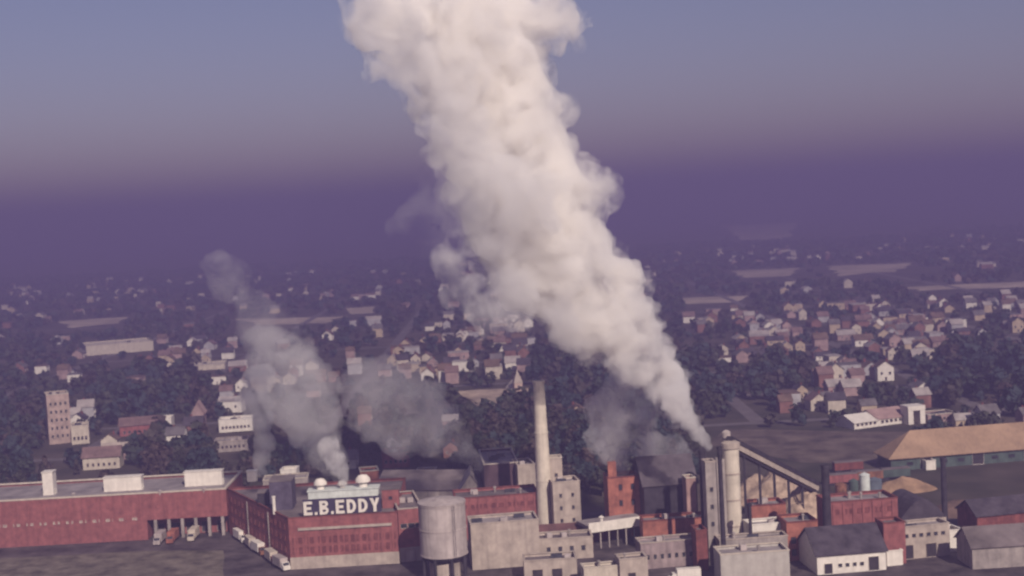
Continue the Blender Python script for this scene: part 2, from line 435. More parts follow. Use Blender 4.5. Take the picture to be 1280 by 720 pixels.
# ------------------------------------------------------------------ THE MILL: brick wing at the left
def brick_wing():
    a = gp(-90, 690).to_2d(); b = gp(286, 669).to_2d(); d = (b - a).normalized(); nb = Vector((-d.y, d.x))
    split = gp(184, 676).to_2d(); split = a + d * (split - a).dot(d)
    h = hz(62, 624, *gp(62, 682).to_2d())
    back = (gp(150, 598, h).to_2d() - a).dot(nb)
    pts = [a, split, split + nb * 6, b + nb * 6, b + nb * back, a + nb * back]
    c = sum(pts, Vector((0, 0))) / 6
    keep([a, b, b + nb * back, a + nb * back])
    root = empty('brick_wing', (c.x, c.y, 0), 'long low red brick factory wing with grey flat roof and loading bays', 'factory building')
    P = [p - c for p in pts]; zl = 6.6
    full = [P[0], b - c, P[4], P[5]]
    poly_wall('wall', P, 0, zl, BRICK, root, sink=0)                       # ground floor, set back along the loading bays
    poly_wall('wall', full, zl + 0.003, h, BRICK, root)
    slab('roof', inset_poly(full, 0.45), h - 0.78, 0.1, ROOFL, root)
    coping(full, h, CREAM, root, wd=0.9, th=0.5)
    # low pale windows of the ground floor and blind panels above
    windows(root, P[0], P[1], [6.9], 16, 2.3, 0.9, 0.02, 0.98, fr=CREAM, gl=FRAME)
    L = (b - a).length
    me = box_mesh('pilaster', 0.8, 0.34, h - zl - 0.4, 0, 0, zl + 0.2)
    n = 22
    for k in range(n):
        p = P[0] + d * (L * (k + 0.5) / n); link('pilaster', me, BRICK, root, (p.x, p.y, 0), math.atan2(d.y, d.x))
    me = box_mesh('pillar', 1.0, 1.0, zl - 0.02, 0, 0.6, 0.01)
    bay = (b - split).length
    for k in range(6):
        p = P[1] + d * (bay * (k + 0.6) / 6); link('pillar', me, CONCG, root, (p.x, p.y, 0), math.atan2(d.y, d.x))
    dm = window_mesh(3.0, 3.6, CONCG, DOORM)
    for k in range(5):
        p = P[2] + d * (bay * (k + 0.55) / 5.2); link('loading_door', dm, None, root, (p.x, p.y - 0.1, 2.2), math.atan2(d.y, d.x))
    # things on the roof
    def penthouse(x0, x1, ybot, ytop, dep, label):
        e = gp(x0, ybot, h).to_2d(); f_ = gp(x1, ybot - (x1 - x0) * 0.055, h).to_2d()
        hh = hz(x0, ytop, *e) - h + 0.7
        ln = (f_ - e).length; cc = (e + f_) / 2 + nb * dep / 2 - c
        r = empty('roof_penthouse', (cc.x + c.x, cc.y + c.y, h - 0.68), label, 'roof house', 'white boxes on the wing roof', math.atan2(d.y, d.x))
        link('wall', box_mesh('wall', ln, dep, hh), WHITE, r)
        link('roof', box_mesh('roof', ln + 0.5, dep + 0.5, 0.25, z0=hh + 0.003), WHITE, r)
        link('door', window_mesh(1.0, 2.0, WHITE, DOORM), None, r, (ln / 2 + 0.05, 0, 1.0), math.pi / 2)
        return r
    penthouse(130, 177, 612.5, 598, 3.2, 'long white box on the roof nearer the left end of the brick wing')
    penthouse(231, 278, 606, 591, 3.2, 'long white box on the roof nearer the inner corner of the brick wing')
    penthouse(309, 320, 600, 590, 3, 'small white roof hut at the end of the wing beside the rising steam')
    penthouse(54, 67, 617, 591, 4, 'narrow tall white roof tower at the far left of the brick wing')
    for k, x in enumerate((92, 200, 255)):
        q = gp(x, 619 - k * 3, h).to_2d()
        v = empty('roof_vent', (q.x, q.y, h - 0.68), ['grey mushroom vent on the wing roof left of both white boxes', 'grey mushroom vent on the wing roof between the white boxes', 'grey mushroom vent in front of the white box near the corner'][k], 'roof vent', 'vents on the wing roof')
        link('pipe', lathe('pipe', [(0.35, 0), (0.35, 1.1)], 10), TANKM, v); link('hood', lathe('hood', [(0.8, 1.1), (0.8, 1.35), (0.1, 1.75)], 10), TANKM, v)
    return c, h, nb, d, b
wc, wing_h, wing_nb, wing_d, wing_b = brick_wing()

# ------------------------------------------------------------------ the main block with the sign
def main_block():
    A = gp(364, 712).to_2d(); B = gp(500, 704).to_2d(); C = gp(287, 667).to_2d()
    d = (B - A).normalized(); nb = Vector((-d.y, d.x))
    D = B + nb * (C - A).dot(nb)
    h = hz(364, 648, *A)
    pts = [A, B, D, C]; c, P = local(pts); keep(pts)
    root = empty('mill_block', (c.x, c.y, 0), 'red brick mill block with pale ledge, carrying the rooftop name sign', 'factory building')
    poly_wall('wall', P, 0, h, BRICK, root)
    slab('roof', inset_poly(P, 0.45), h - 0.78, 0.1, ROOFG, root)
    coping(P, h, BRICKD, root, wd=0.6, th=0.25)
    z1 = hz(364, 697, *A)
    ang = math.atan2(d.y, d.x); L = (B - A).length
    def alongf(u0, u1, z0, z1, dep, m, name):
        me = box_mesh(name, L * (u1 - u0), dep, z1 - z0, 0, 0, z0)
        p = P[0] + d * (L * (u0 + u1) / 2); return link(name, me, m, root, (p.x, p.y, 0), ang)
    alongf(-0.002, 1.0, 0.02, z1, 0.5, CONC, 'plinth')
    z2 = hz(375, 663, *(A + d * 3))
    alongf(0.085, 0.945, z2, z2 + 0.75, 1.1, CONC, 'ledge')
    me = box_mesh('pilaster', 0.7, 0.36, z2 - z1 - 0.1, 0, 0, z1 + 0.05)
    for k in range(10):
        p = P[0] + d * (L * (k + 0.5) / 10); link('pilaster', me, BRICK, root, (p.x, p.y, 0), ang)
    gl = mat('brick_toned_glass', (0.20, 0.07, 0.068), rough=0.4, var=0.2, scale=0.5)
    windows(root, P[0], P[1], [z1 + 1.0, z1 + 4.0], 18, 1.1, 1.9, 0.02, 0.98, fr=BRICKD, gl=gl)
    windows(root, P[3], P[0], [4.5, 8.0, 11.5], 14, 1.2, 1.8, 0.04, 0.97, fr=BRICKD, gl=GLASS)
    me = box_mesh('downpipe', 0.3, 0.3, h - 1, 0, 0, 0.02)
    e = P[0] - P[3]
    for u in (0.36, 0.70): 
        p = P[3] + e * u; link('downpipe', me, CONCG, root, (p.x - 0.16, p.y - 0.1, 0))
    # penthouses belonging to the block
    def pent(x0, x1, yb, yt, dep, m, name='penthouse', win=0):
        q0 = gp(x0, yb, h).to_2d(); q1 = gp(x1, yb - (x1 - x0) * 0.07, h).to_2d()
        ln = (q1 - q0).length; hh = hz(x0, yt, *q0) - h + 0.7; cc = (q0 + q1) / 2 + nb * dep / 2 - c
        o = link(name, box_mesh(name, ln, dep, hh), m, root, (cc.x, cc.y, h - 0.68), ang)
        r = link('penthouse_roof', box_mesh('penthouse_roof', ln + 0.4, dep + 0.4, 0.2, z0=hh + 0.003), ROOFG, o)
        for k in range(win):
            link('window', window_mesh(1.3, 1.2, m, GLASS), None, o, (ln * ((k + 0.5) / win - 0.5), -dep / 2 - 0.06, hh * 0.55))
        return o
    pent(338, 366, 636, 603, 9, mat('slate_cladding', (0.10, 0.085, 0.12), var=0.2, scale=0.4), win=0)
    pent(478, 499, 633, 613, 6, BRICK, win=1)
    pent(322, 336, 630, 617, 5, SOOT)
    v = link('vent_pipe', lathe('vent_pipe', [(0.5, 0), (0.5, 5.2), (0.65, 5.2), (0.65, 5.6)], 12), WHITE, root)
    q = gp(343, 640, h).to_2d() - c; v.location = (q.x, q.y, h - 0.68)
    # rooftop sign: backing, legs and white letters
    sA = A + d * (L * 0.135) + nb * 1.2; 
    zb = hz(385, 644.5, *sA); zt = hz(385, 623, *sA)
    wS = (gp(477, 637, zb).to_2d() - gp(379, 645, zb).to_2d()).length
    sg = empty('name_sign', (sA.x, sA.y, h), 'rooftop sign reading E.B.EDDY in big white letters on dark backing', 'sign', rz=ang)
    zb -= h; zt -= h
    link('backing', box_mesh('backing', wS, 0.25, (zt - zb) * 0.94, wS / 2, 0.5, zb - 0.1), NAVY, sg)
    for k in range(5):
        link('leg', box_mesh('leg', 0.25, 0.5, zb + 0.7 - 0.12, wS * (k + 0.5) / 5, 0.9, -0.68), SOOT, sg)
    s = (zt - zb) * 0.78 / 5; x = 0.25; text = 'E.B.EDDY'
    widths = {'E': 3.2, '.': 0.95, 'B': 3.3, 'D': 3.4, 'Y': 3.6}
    tot = sum(widths[ch] for ch in text); gap = ((wS - 0.7) / s - tot) / (len(text) - 1)
    for ch in text:
        me = glyph_mesh(ch, s, 0.5); o = link('letter', me, WHITE, sg, (x, 0.05, zb + 0.15)); x += (widths[ch] + gap) * s
    # pale roof house with two domed ventilators behind the sign
    q0 = gp(384, 627, h + 2).to_2d() + nb * 3; q1 = q0 + d * (wS * 0.93)
    hh = hz(386, 612.5, *q0) - h
    rr = empty('roof_vent_house', (q0.x, q0.y, h - 0.68), 'pale teal roof house with two white ventilators behind the name sign', 'roof house', rz=ang)
    ln = (q1 - q0).length
    link('wall', box_mesh('wall', ln, 5, hh, ln / 2, 2.5), TEAL, rr)
    link('roof', box_mesh('roof', ln + 0.6, 5.6, 0.3, ln / 2, 2.5, hh + 0.003), TEAL, rr)
    for xx, s_ in ((0.17, 1.1), (0.48, 0.75), (0.78, 1.25)):
        o = link('ventilator', lathe('ventilator', [(1.1 * s_, 0), (1.1 * s_, 1.2 * s_), (1.9 * s_, 1.3 * s_), (1.8 * s_, 2.1 * s_), (1.1 * s_, 2.9 * s_), (0.2, 3.1 * s_)], 16), WHITE, rr, (ln * xx, 2.5, hh + 0.303))
    return c, h, d, nb, B
mc, main_h, main_d, main_nb, main_B = main_block()

# ------------------------------------------------------------------ trucks
def truck(name, label, loc, rz, body, cab, group):
    r = empty(name, loc, label, 'truck', group, rz)
    link('cargo_box', box_mesh('cargo_box', 6.6, 2.5, 2.7, 0.9, 0, 1.0, bev=0.06), body, r)
    bm = bmesh.new()
    pr = [(-4.6, 0.55), (-2.55, 0.55), (-2.55, 2.6), (-3.6, 2.6), (-4.1, 1.75), (-4.6, 1.6)]
    v0 = [bm.verts.new((x, -1.1, z)) for x, z in pr]; v1 = [bm.verts.new((x, 1.1, z)) for x, z in pr]
    bm.faces.new(v0); bm.faces.new(v1[::-1])
    for i in range(6): bm.faces.new((v0[i], v0[(i + 1) % 6], v1[(i + 1) % 6], v1[i]))
    link('cab', bm_mesh('cab', bm), cab, r)
    link('windscreen', mesh('windscreen', [(-4.09, -0.95, 1.83), (-4.09, 0.95, 1.83), (-3.66, 0.95, 2.55), (-3.66, -0.95, 2.55), (-4.13, -0.95, 1.83), (-4.13, 0.95, 1.83), (-3.70, 0.95, 2.55), (-3.70, -0.95, 2.55)],
         [(0, 1, 2, 3), (7, 6, 5, 4), (4, 5, 1, 0), (6, 7, 3, 2), (5, 6, 2, 1), (7, 4, 0, 3)]), GLASS, r)
    link('chassis', box_mesh('chassis', 8.4, 0.9, 0.3, -0.2, 0, 0.62), SOOT, r)
    wm = lathe('wheel', [(0.28, -0.15), (0.48, -0.13), (0.48, 0.13), (0.28, 0.15)], 12)
    for x in (-3.5, 2.9):
        for y in (-1.05, 1.05):
            o = link('wheel', wm, RUBBER, r, (x, y, 0.48)); o.rotation_euler = (math.pi / 2, 0, 0)
    return r
tl = ['white box truck farthest back in the row along the dark mill wall', 'cream box truck second from the back of the row along the mill wall',
      'white box truck with rusty cab amid the row along the mill wall', 'cream box truck with red cab second from the front of the row',
      'pale grey box truck at the front of the row by the brick corner']
ta, tb = gp(301, 676), gp(352, 711)
for k in range(5):
    q = ta.lerp(tb, (k + (0, 0.12, -0.1, 0.14, 0)[k]) / 4)
    truck('box_truck', tl[k], (q.x, q.y, 0.004), math.atan2(tb.y - ta.y, tb.x - ta.x) + math.pi + (0.03, -0.06, 0.05, -0.02, 0.07)[k], (WHITE, CREAM, WHITE, CREAM, TANKM)[k], (WHITE, WHITE, RUST, BRICK, WHITE)[k], 'box trucks parked along the mill wall')
for k, (x, y, m) in enumerate(((201, 678, TANKM), (217, 676, BRICKO), (243, 673, CREAM))):
    q = gp(x, y); truck('box_truck', ['grey box truck backed into the leftmost loading bay of the wing', 'brick red box truck in the loading bay beside the grey truck', 'cream box truck backed into the loading bay nearest the corner'][k],
                        (q.x, q.y - 1, 0.012), math.pi / 2, m, m, 'box trucks in the loading bays')

# ------------------------------------------------------------------ middle of the mill
flat_building('brick_annex', 'narrow red brick annex between the sign block and the grey tank', 'factory building', (501, 703), (532, 700), 637, 26, BRICK, ROOFG, CONC,
              wins=[(0, [10.2], 3, 2.0, 1.5, dict(fr=CONC))], base=(4.4, CONC), doors=[(0.4, 3.2, 3.6)])
# steel tank on legs
def tank():
    g = gp(557, 722); r_ = 27.2 / 4.02
    z0 = hz(557, 692, g.x, g.y); z1 = hz(557, 627, g.x, g.y)
    t = empty('storage_tank', (g.x, g.y, 0), 'broad grey steel tank standing on legs beside the pale blank wall', 'tank')
    link('shell', lathe('shell', [(r_, z0), (r_, z1)], 40), TANKM, t)
    link('roof', lathe('roof', [(r_ + 0.15, z1 + 0.003), (r_ + 0.15, z1 + 0.25), (r_ * 0.5, z1 + 1.1), (0.3, z1 + 1.5)], 40), TANKM, t)
    for zz in (z0 + 0.1, (z0 + z1) / 2, z1 - 0.5):
        link('hoop', lathe('hoop', [(r_ + 0.02, zz), (r_ + 0.14, zz + 0.02), (r_ + 0.14, zz + 0.25), (r_ + 0.02, zz + 0.27)], 40), TANKM, t)
    link('bowl', lathe('bowl', [(1.2, z0 - 2.6), (r_ * 0.6, z0 - 1.9), (r_ * 0.92, z0 - 0.8), (r_ - 0.05, z0 - 0.003)], 40), SOOT, t)
    link('pedestal', lathe('pedestal', [(4.4, 0.01), (4.4, z0 - 2.0), (4.0, z0 - 1.9)], 28), CONC, t)
    lm = lathe('leg', [(0.45, 0.01), (0.45, z0 + 0.4)], 10)
    for k in range(8):
        a = 2 * math.pi * (k + 0.5) / 8; link('leg', lm, SOOT, t, ((r_ - 0.5) * math.cos(a), (r_ - 0.5) * math.sin(a), 0))
    for k in range(2): link('ladder_rail', box_mesh('ladder_rail', 0.1, 0.1, z1 - 0.5, 0, 0, 0.5), SOOT, t, (r_ * math.sin(0.5) + k * 0.5, -r_ * math.cos(0.5) - 0.2 + k * 0.25, 0))
tank()
flat_building('long_brick_shed', 'long red brick building behind the tank and pale wall', 'factory building', (572, 676), (676, 668), 624, 14, BRICK, ROOFG, BRICKD, pilasters=9,
              wins=[(0, [-3.4], 10, 1.6, 1.2, dict(fr=BRICKD, gl=MATS['brick_toned_glass']))])
flat_building('blank_wall_building', 'pale beige blank-walled building between tank and chimney', 'factory building', (591, 713), (676, 706), 656, 11, CONC, ROOFL, CONC)
# long grey shed, gabled sheds and the dark hall behind
gable_building('long_grey_shed', 'long grey shed with a low pitched roof behind the brick annex', 'shed', (470, 634), (592, 634), 612, 4.5, 24, CONCG, ROOFG)
gable_building('small_gabled_shed', 'small grey shed with gable end, just left of the dark hall', 'shed', (574, 640), (607, 638), 617, 6.5, 16, CONCG, ROOFL, along=False)
flat_building('dark_hall', 'dark brick hall with pale roof and roof edge left of the chimney', 'factory building', (608, 644), (651, 641), 581, 30, mat('black_brick', (0.10, 0.06, 0.07), streak=0.3), ROOFL, CREAM)
flat_building('pale_stair_house', 'small pale stair house between dark hall and chimney', 'factory building', (650, 645), (672, 643), 582, 12, CONC, ROOFL, CONC)
# chimney
def chimney(name, label, g, top_z, r0, r1, m, band=True, cat='chimney', cap=SOOT):
    c = empty(name, (g.x, g.y, 0), label, cat)
    link('shaft', lathe('shaft', [(r0 + (r1 - r0) * t ** 0.9, 0.01 + (top_z - 0.02) * t) for t in [k / 14 for k in range(15)]], 28), m, c)
    link('rim', lathe('rim', [(r1 + 0.02, top_z - 0.9), (r1 + 0.22, top_z - 0.85), (r1 + 0.22, top_z), (r1 * 0.75, top_z + 0.004), (r1 * 0.75, top_z - 0.5)], 28), m, c)
    link('flue', lathe('flue', [(r1 * 0.74, top_z - 0.4), (r1 * 0.74, top_z - 0.2)], 24), SOOT, c)
    if band:
        for t in (0.35, 0.66):
            z = top_z * t; r = r0 + (r1 - r0) * t ** 0.9
            link('band', lathe('band', [(r + 0.0, z), (r + 0.12, z + 0.05), (r + 0.12, z + 0.4), (r, z + 0.45)], 28), m, c)
    return c
g = gp(683, 668)
chimney('concrete_chimney', 'tall tapering pale concrete chimney standing alone at the middle of the mill', g, hz(672, 476, g.x, g.y), 2.9, 1.75, CHIM)
flat_building('pale_block_tower', 'stepped pale concrete tower block right beside the chimney', 'factory building', (694, 674), (728, 671), 604, 9, CONC, ROOFL, CONC,
              wins=[(0, [5, 9, 13], 2, 0.9, 1.3, dict(fr=CONC))])
flat_building('narrow_pale_tower', 'narrow pale tower rising behind the stepped block and chimney', 'factory building', (691, 668), (707, 667), 573, 5, CONC, ROOFL, CREAM,
              wins=[(0, [-6], 1, 1.0, 1.2, dict(fr=CONC))])
flat_building('low_pale_shop', 'low pale workshop with a few windows in front of the stepped block', 'factory building', (660, 702), (742, 697), 676, 9, CONC, ROOFG, CONC,
              wins=[(0, [2.3], 5, 1.3, 1.7, dict(fr=CONC))])
gable_building('dark_red_shed', 'dark red-roofed low shed between low workshop and stepped block', 'shed', (676, 684), (742, 680), 671, 2.6, 8, BRICKD, mat('red_brown_roof', (0.15, 0.075, 0.07), var=0.25, scale=0.3))
flat_building('front_pale_garage', 'pale garage with recessed doors at the bottom below the low workshop', 'garage', (656, 728), (722, 724), 702, 8, CONC, ROOFG, CONC, doors=[(0.25, 3, 3.4), (0.62, 3, 3.4)])
flat_building('front_white_wall', 'cream long low store at the bottom right of the pale garage', 'garage', (731, 738), (777, 734), 711, 5, CREAM, ROOFG, CREAM)
flat_building('front_door_house', 'square pale gatehouse with one dark doorway at the bottom edge', 'gatehouse', (776, 736), (811, 733), 700, 6, CONC, ROOFG, CONC, doors=[(0.42, 2.2, 4.2)])
# open loading shed with white fascia
def loading_shed():
    a = gp(738, 688).to_2d(); b = gp(812, 677).to_2d(); d = (b - a).normalized(); nb = Vector((-d.y, d.x)); L = (b - a).length
    h = hz(738, 658, *a); pts = [a, b, b + nb * 10, a + nb * 10]; c, P = local(pts); keep(pts); ang = math.atan2(d.y, d.x)
    r = empty('loading_shed', (c.x, c.y, 0), 'open fronted loading shed with long white roof edge below the brick tower', 'shed')
    slab('roof', P, h - 1.2, 1.0, ROOFL, r)
    q = (P[0] + P[1]) / 2
    link('fascia', box_mesh('fascia', L + 0.6, 0.35, 3.0, 0, -0.2, h - 2.0), WHITE, r, (q.x, q.y, 0), ang)
    slab('back_wall', [P[3] + nb * -0.4, P[2] + nb * -0.4, P[2] - nb * 0.01, P[3] - nb * 0.01], 0, h - 1.203, BRICKD, r)
    slab('end_wall', [P[1] - d * 0.4, P[1] - d * 0.02, P[2] - d * 0.02 - nb * 0.45, P[2] - d * 0.4 - nb * 0.45], 0, h - 1.203, BRICKD, r)
    me = box_mesh('post', 0.4, 0.4, h - 1.21, 0, 0.4, 0)
    for k in range(7):
        p = P[0] + d * (L * (k + 0.3) / 7); link('post', me, CONCG, r, (p.x, p.y, 0), ang)
    link('vent', lathe('vent', [(0.5, 0), (0.5, 1.8), (0.9, 1.9), (0.1, 2.5)], 10), WHITE, r, (P[0].x + 4, P[0].y + 4, h - 0.2))
loading_shed()
# red brick tower
def brick_tower():
    pts = front((763, 672), (803, 669), 9); c, P = local(pts); keep(pts)
    h = hz(763, 598, *pts[0])
    r = empty('brick_tower', (c.x, c.y, 0), 'square red brick tower with raised left turret, half veiled by grey smoke', 'tower')
    poly_wall('wall', P, 0, h, BRICKO, r); slab('roof', inset_poly(P, 0.45), h - 0.78, 0.1, ROOFG, r); coping(P, h, BRICKD, r)
    q = P[0].lerp(P[1], 0.16); hh = hz(765, 579, *pts[0])
    link('turret', box_mesh('turret', 2.6, 2.6, hh - h + 0.7, 0, 1.9, h - 0.67), BRICKO, r, (q.x, q.y, 0))
    windows(r, P[0], P[1], [h - 4.0, h - 9.0, h - 14.0], 2, 1.1, 1.9, 0.2, 0.95, fr=BRICKD)
    windows(r, P[1], P[2], [h - 4.0, h - 9.0, h - 14.0], 2, 1.1, 1.9, 0.1, 0.9, fr=BRICKD)
brick_tower()
gable_building('dark_boiler_house', 'large black-sided boiler house with grey roof left of the tall stacks', 'factory building', (808, 676), (874, 671), 607, 7, 20, SOOT, mat('smoky_roof', (0.12, 0.10, 0.11), var=0.2, scale=0.2))
flat_building('pale_gable_house', 'slim pinkish stair tower against the dark boiler house', 'factory building', (861, 678), (873, 677), 598, 5, mat('pink_render', (0.42, 0.27, 0.24), streak=0.3), ROOFL, CREAM)
flat_building('low_red_store', 'low red brick store with small dark windows before the boiler house', 'factory building', (805, 690), (890, 685), 652, 8, BRICKO, ROOFL, BRICKD,
              wins=[(0, [3.2], 6, 1.3, 1.5, dict(fr=BRICKD))])
flat_building('pinkish_workshop', 'greyish pink workshop below the low red store', 'factory building', (802, 712), (873, 706), 680, 7, mat('pink_grey_render', (0.36, 0.28, 0.27), streak=0.5), ROOFL, CONC,
              wins=[(0, [2.6], 7, 1.0, 1.5, dict(fr=CONC))])
flat_building('red_corner_house', 'slim red brick corner house left of the dark stacks', 'factory building', (872, 714), (886, 713), 664, 7, BRICKD, ROOFG, BRICKD)
q = gp(857, 727); truck('delivery_truck', 'white box truck parked below the pinkish workshop at the bottom edge', (q.x, q.y, 0.004), 0.05, WHITE, WHITE, None)

# tall mill tower with its two dark stacks, lattice shaft and conveyor
g1 = gp(883, 694); chimney('dark_stack', 'thick black steel stack, left one beside the tall mill tower', g1, hz(875, 562, g1.x, g1.y), 1.15, 0.95, SOOT, band=False, cat='stack')
g2 = gp(906, 718); chimney('dark_stack', 'slender black steel stack in front of the tall mill tower', g2, hz(896, 558, g2.x, g2.y), 0.75, 0.6, SOOT, band=False, cat='stack')
flat_building('grey_shaft_building', 'tall narrow grey concrete shaft between the two dark stacks', 'tower', (887, 706), (900, 705), 578, 4.5, CONCG, ROOFG, CONC,
              wins=[(0, [6, 11, 16, 21], 1, 1.0, 1.4, dict(fr=CONCG))])
def mill_tower():
    g = gp(919, 690); h = hz(907, 560, g.x, g.y); r_ = 2.35
    t = empty('mill_tower', (g.x, g.y, 0), 'tall round pale concrete mill tower where the conveyor begins', 'tower')
    link('shaft', lathe('shaft', [(r_, 0.01), (r_, h)], 32), CHIM, t)
    link('cap', lathe('cap', [(r_ + 0.4, h + 0.003), (r_ + 0.4, h + 1.6), (r_ * 0.4, h + 2.4)], 32), CONC, t)
    for z in (h * 0.25, h * 0.5, h * 0.75): link('band', lathe('band', [(r_, z), (r_ + 0.14, z + 0.04), (r_ + 0.14, z + 0.5), (r_, z + 0.54)], 32), CONC, t)
    link('stair_shaft', box_mesh('stair_shaft', 2.4, 3.2, h - 3, -r_ - 1.0, 0.2, 0.01), CONCG, t)
    link('drum', lathe('drum', [(1.3, h + 2.0), (1.3, h + 4.6), (0.5, h + 5.2)], 16), TANKM, t, (-1.0, 1.0, 0))
    return g, h
tg, th = mill_tower()
def conveyor():
    a = Vector((tg.x - 1.0, tg.y - 0.5, th + 1.6)); 
    e = gp(1036, 650); zl = hz(1027, 612, e.x, e.y + 10); b = Vector((e.x - 1, e.y + 14, zl))
    zl = hz(1027, 610, b.x, b.y); b.z = zl
    r = empty('conveyor', (a.x, a.y, 0), 'long sloping conveyor gallery running down from the mill tower', 'conveyor')
    o = Vector((a.x, a.y, 0)); A = a - o; B = b - o
    beam('gallery', A, B, 2.6, 1.7, CONC, r)
    up = Vector((0, 0, 2.35)); beam('roof', A + Vector((0, 0, 1.47)), B + Vector((0, 0, 1.47)), 3.2, 1.2, SOOT, r)
    beam('truss', A - Vector((0, 0, 1.6)), B - Vector((0, 0, 1.6)), 1.8, 0.5, SOOT, r)
    for k in range(1, 6):
        p = A.lerp(B, k / 6); ht = p.z - 1.6
        link('trestle_leg', box_mesh('trestle_leg', 0.4, 0.4, ht, 0, 0, 0.01), SOOT, r, (p.x, p.y - 1.0, 0))
        link('trestle_leg', box_mesh('trestle_leg', 0.4, 0.4, ht, 0, 0, 0.01), SOOT, r, (p.x, p.y + 1.0, 0))
    return a, b
ca, cb = conveyor()
def heap(name, label, cat, cx, cy_, rx, ry, h, m, seed, rz=0.0, lumps=0.22, kind=None):
    vs, fs = [], []; n, k = 40, 14
    for i in range(k + 1):
        t = i / k
        for j in range(n):
            a = 2 * math.pi * j / n
            nz = noise.fractal(Vector((math.cos(a) * 1.5 * t + seed, math.sin(a) * 1.5 * t, seed * 3.1)), 0.8, 2.0, 4)
            rr = t * (1 + 0.16 * noise.noise(Vector((math.cos(a) * 1.3, math.sin(a) * 1.3, seed))))
            z = h * max(0, (1 - t) ** 0.85) * (1 + lumps * nz * 1.6) - (0.25 if i == k else 0)
            vs.append((rx * rr * math.cos(a), ry * rr * math.sin(a), z))
    for i in range(k):
        for j in range(n):
            fs.append((i * n + j, (i + 1) * n + j, (i + 1) * n + (j + 1) % n, i * n + (j + 1) % n))
    fs.append(tuple(range(n)))
    me = mesh(name, vs, fs, True)
    bm = bmesh.new(); bm.from_mesh(me); bmesh.ops.remove_doubles(bm, verts=bm.verts, dist=0.001); bmesh.ops.recalc_face_normals(bm, faces=bm.faces); bm.to_mesh(me); bm.free()
    o = link(name, me, m, None, (cx, cy_, 0), rz); tag(o, label, cat, kind=kind)
    return o
q = gp(966, 624)
heap('wood_chip_heap', 'big pale wood chip heap under the upper half of the conveyor', 'heap', q.x, q.y, 17, 12, 13.0, CHIPS, 3, 0.0, 0.34)
q = gp(1008, 642)
heap('wood_chip_heap', 'smaller tan wood chip heap near the foot of the conveyor', 'heap', q.x, q.y, 10, 8, 9.5, CHIPS, 8, 0.0, 0.34)
flat_building('small_red_box', 'small plain red brick box below the chip heap', 'factory building', (941, 676), (984, 673), 633, 9, BRICKO, ROOFL, BRICKD)
flat_building('white_square_house', 'white square building below the small red brick box', 'factory building', (940, 699), (984, 695), 657, 7, WHITE, ROOFL, WHITE)
g3 = gp(940, 703); chimney('thin_stack', 'short thin black pipe stack beside the white square building', g3, hz(936, 629, g3.x, g3.y), 0.5, 0.45, SOOT, band=False, cat='stack')
flat_building('grey_store', 'grey store with patchy wall between white buildings at the bottom', 'factory building', (901, 712), (986, 706), 676, 6, CONCG, ROOFL, CONC,
              wins=[(0, [4.6], 6, 1.4, 1.0, dict(fr=CONC))])
flat_building('off_white_store', 'big off-white low store at the bottom edge below the mill tower', 'factory building', (902, 733), (988, 727), 694, 9, mat('off_white_paint', (0.50, 0.46, 0.41), streak=0.25, var=0.07, scale=0.5), ROOFL, CREAM)
flat_building('orange_brick_house', 'orange brick house with dark windows beside the off-white store', 'factory building', (985, 702), (1024, 699), 654, 10, BRICKO, ROOFL, BRICKD,
              wins=[(0, [1.5, 5.0], 3, 1.6, 2.0, dict(fr=BRICKD))])
g4 = gp(1036, 700); chimney('dark_chimney', 'thick black chimney at the foot of the conveyor', g4, hz(1030, 581, g4.x, g4.y), 1.35, 1.1, SOOT, band=False)
flat_building('right_red_mill', 'wide red brick mill building with grey roof right of the black chimney', 'factory building', (1038, 690), (1124, 683), 629, 11, BRICK, ROOFL, BRICKD, pilasters=7,
              wins=[(0, [-3.6], 8, 1.4, 1.5, dict(fr=BRICKD, gl=MATS['brick_toned_glass']))])
flat_building('red_end_house', 'low red brick end house between dark hipped roof and pale shops', 'factory building', (1106, 706), (1133, 704), 655, 7, BRICK, ROOFG, BRICKD)
gable_building('dark_roof_shed', 'big dark-roofed shed with white front wall and doors at lower right', 'shed', (1022, 719), (1108, 712), 694, 5.5, 17, WHITE, ROOFD,
               doors=[(0.16, 2.4, 3.0), (0.82, 3.0, 4.0)], wins=[(0, [1.6], 4, 1.2, 1.2, dict(u0=0.28, u1=0.7, fr=WHITE))])
flat_building('white_kiosk', 'small white kiosk right of the dark-roofed shed', 'factory building', (1109, 708), (1129, 706), 690, 5, WHITE, ROOFL, WHITE)
# barrel-roofed shed
def barrel():
    pts = front((1126, 684), (1184, 679), 16); c, P = local(pts); keep(pts); h = hz(1126, 651, *pts[0]); d = (P[1] - P[0]); L = d.length; d /= L; nb = Vector((-d.y, d.x))
    r = empty('barrel_roof_shed', (c.x, c.y, 0), 'shed with rounded black barrel roof right of the red mill', 'shed')
    slab('wall', P, 0, h, CONC, r)
    n = 12; vs = []; fs = []
    for s in (0, 16):
        for k in range(n + 1):
            u = k / n; p = P[0] + d * (L * u) + nb * s; vs.append((p.x, p.y, h + 0.003 + 5.8 * math.sin(math.pi * u)))
    for k in range(n): fs.append((k, k + 1, n + 1 + k + 1, n + 1 + k))
    fs.append(tuple(range(n, -1, -1))); fs.append(tuple(range(n + 1, 2 * n + 2))); fs.append((0, n + 1, 2 * n + 1, n))
    link('roof', mesh('roof', vs, fs), ROOFD, r)
barrel()
flat_building('pale_shops', 'pale grey shop range with dark openings at far lower right', 'factory building', (1126, 700), (1188, 694), 660, 7, CONC, ROOFL, CONC, doors=[(0.12, 4.2, 4), (0.62, 3.2, 4)],
              wins=[(0, [6.0], 6, 1.2, 1.2, dict(fr=CONC))])
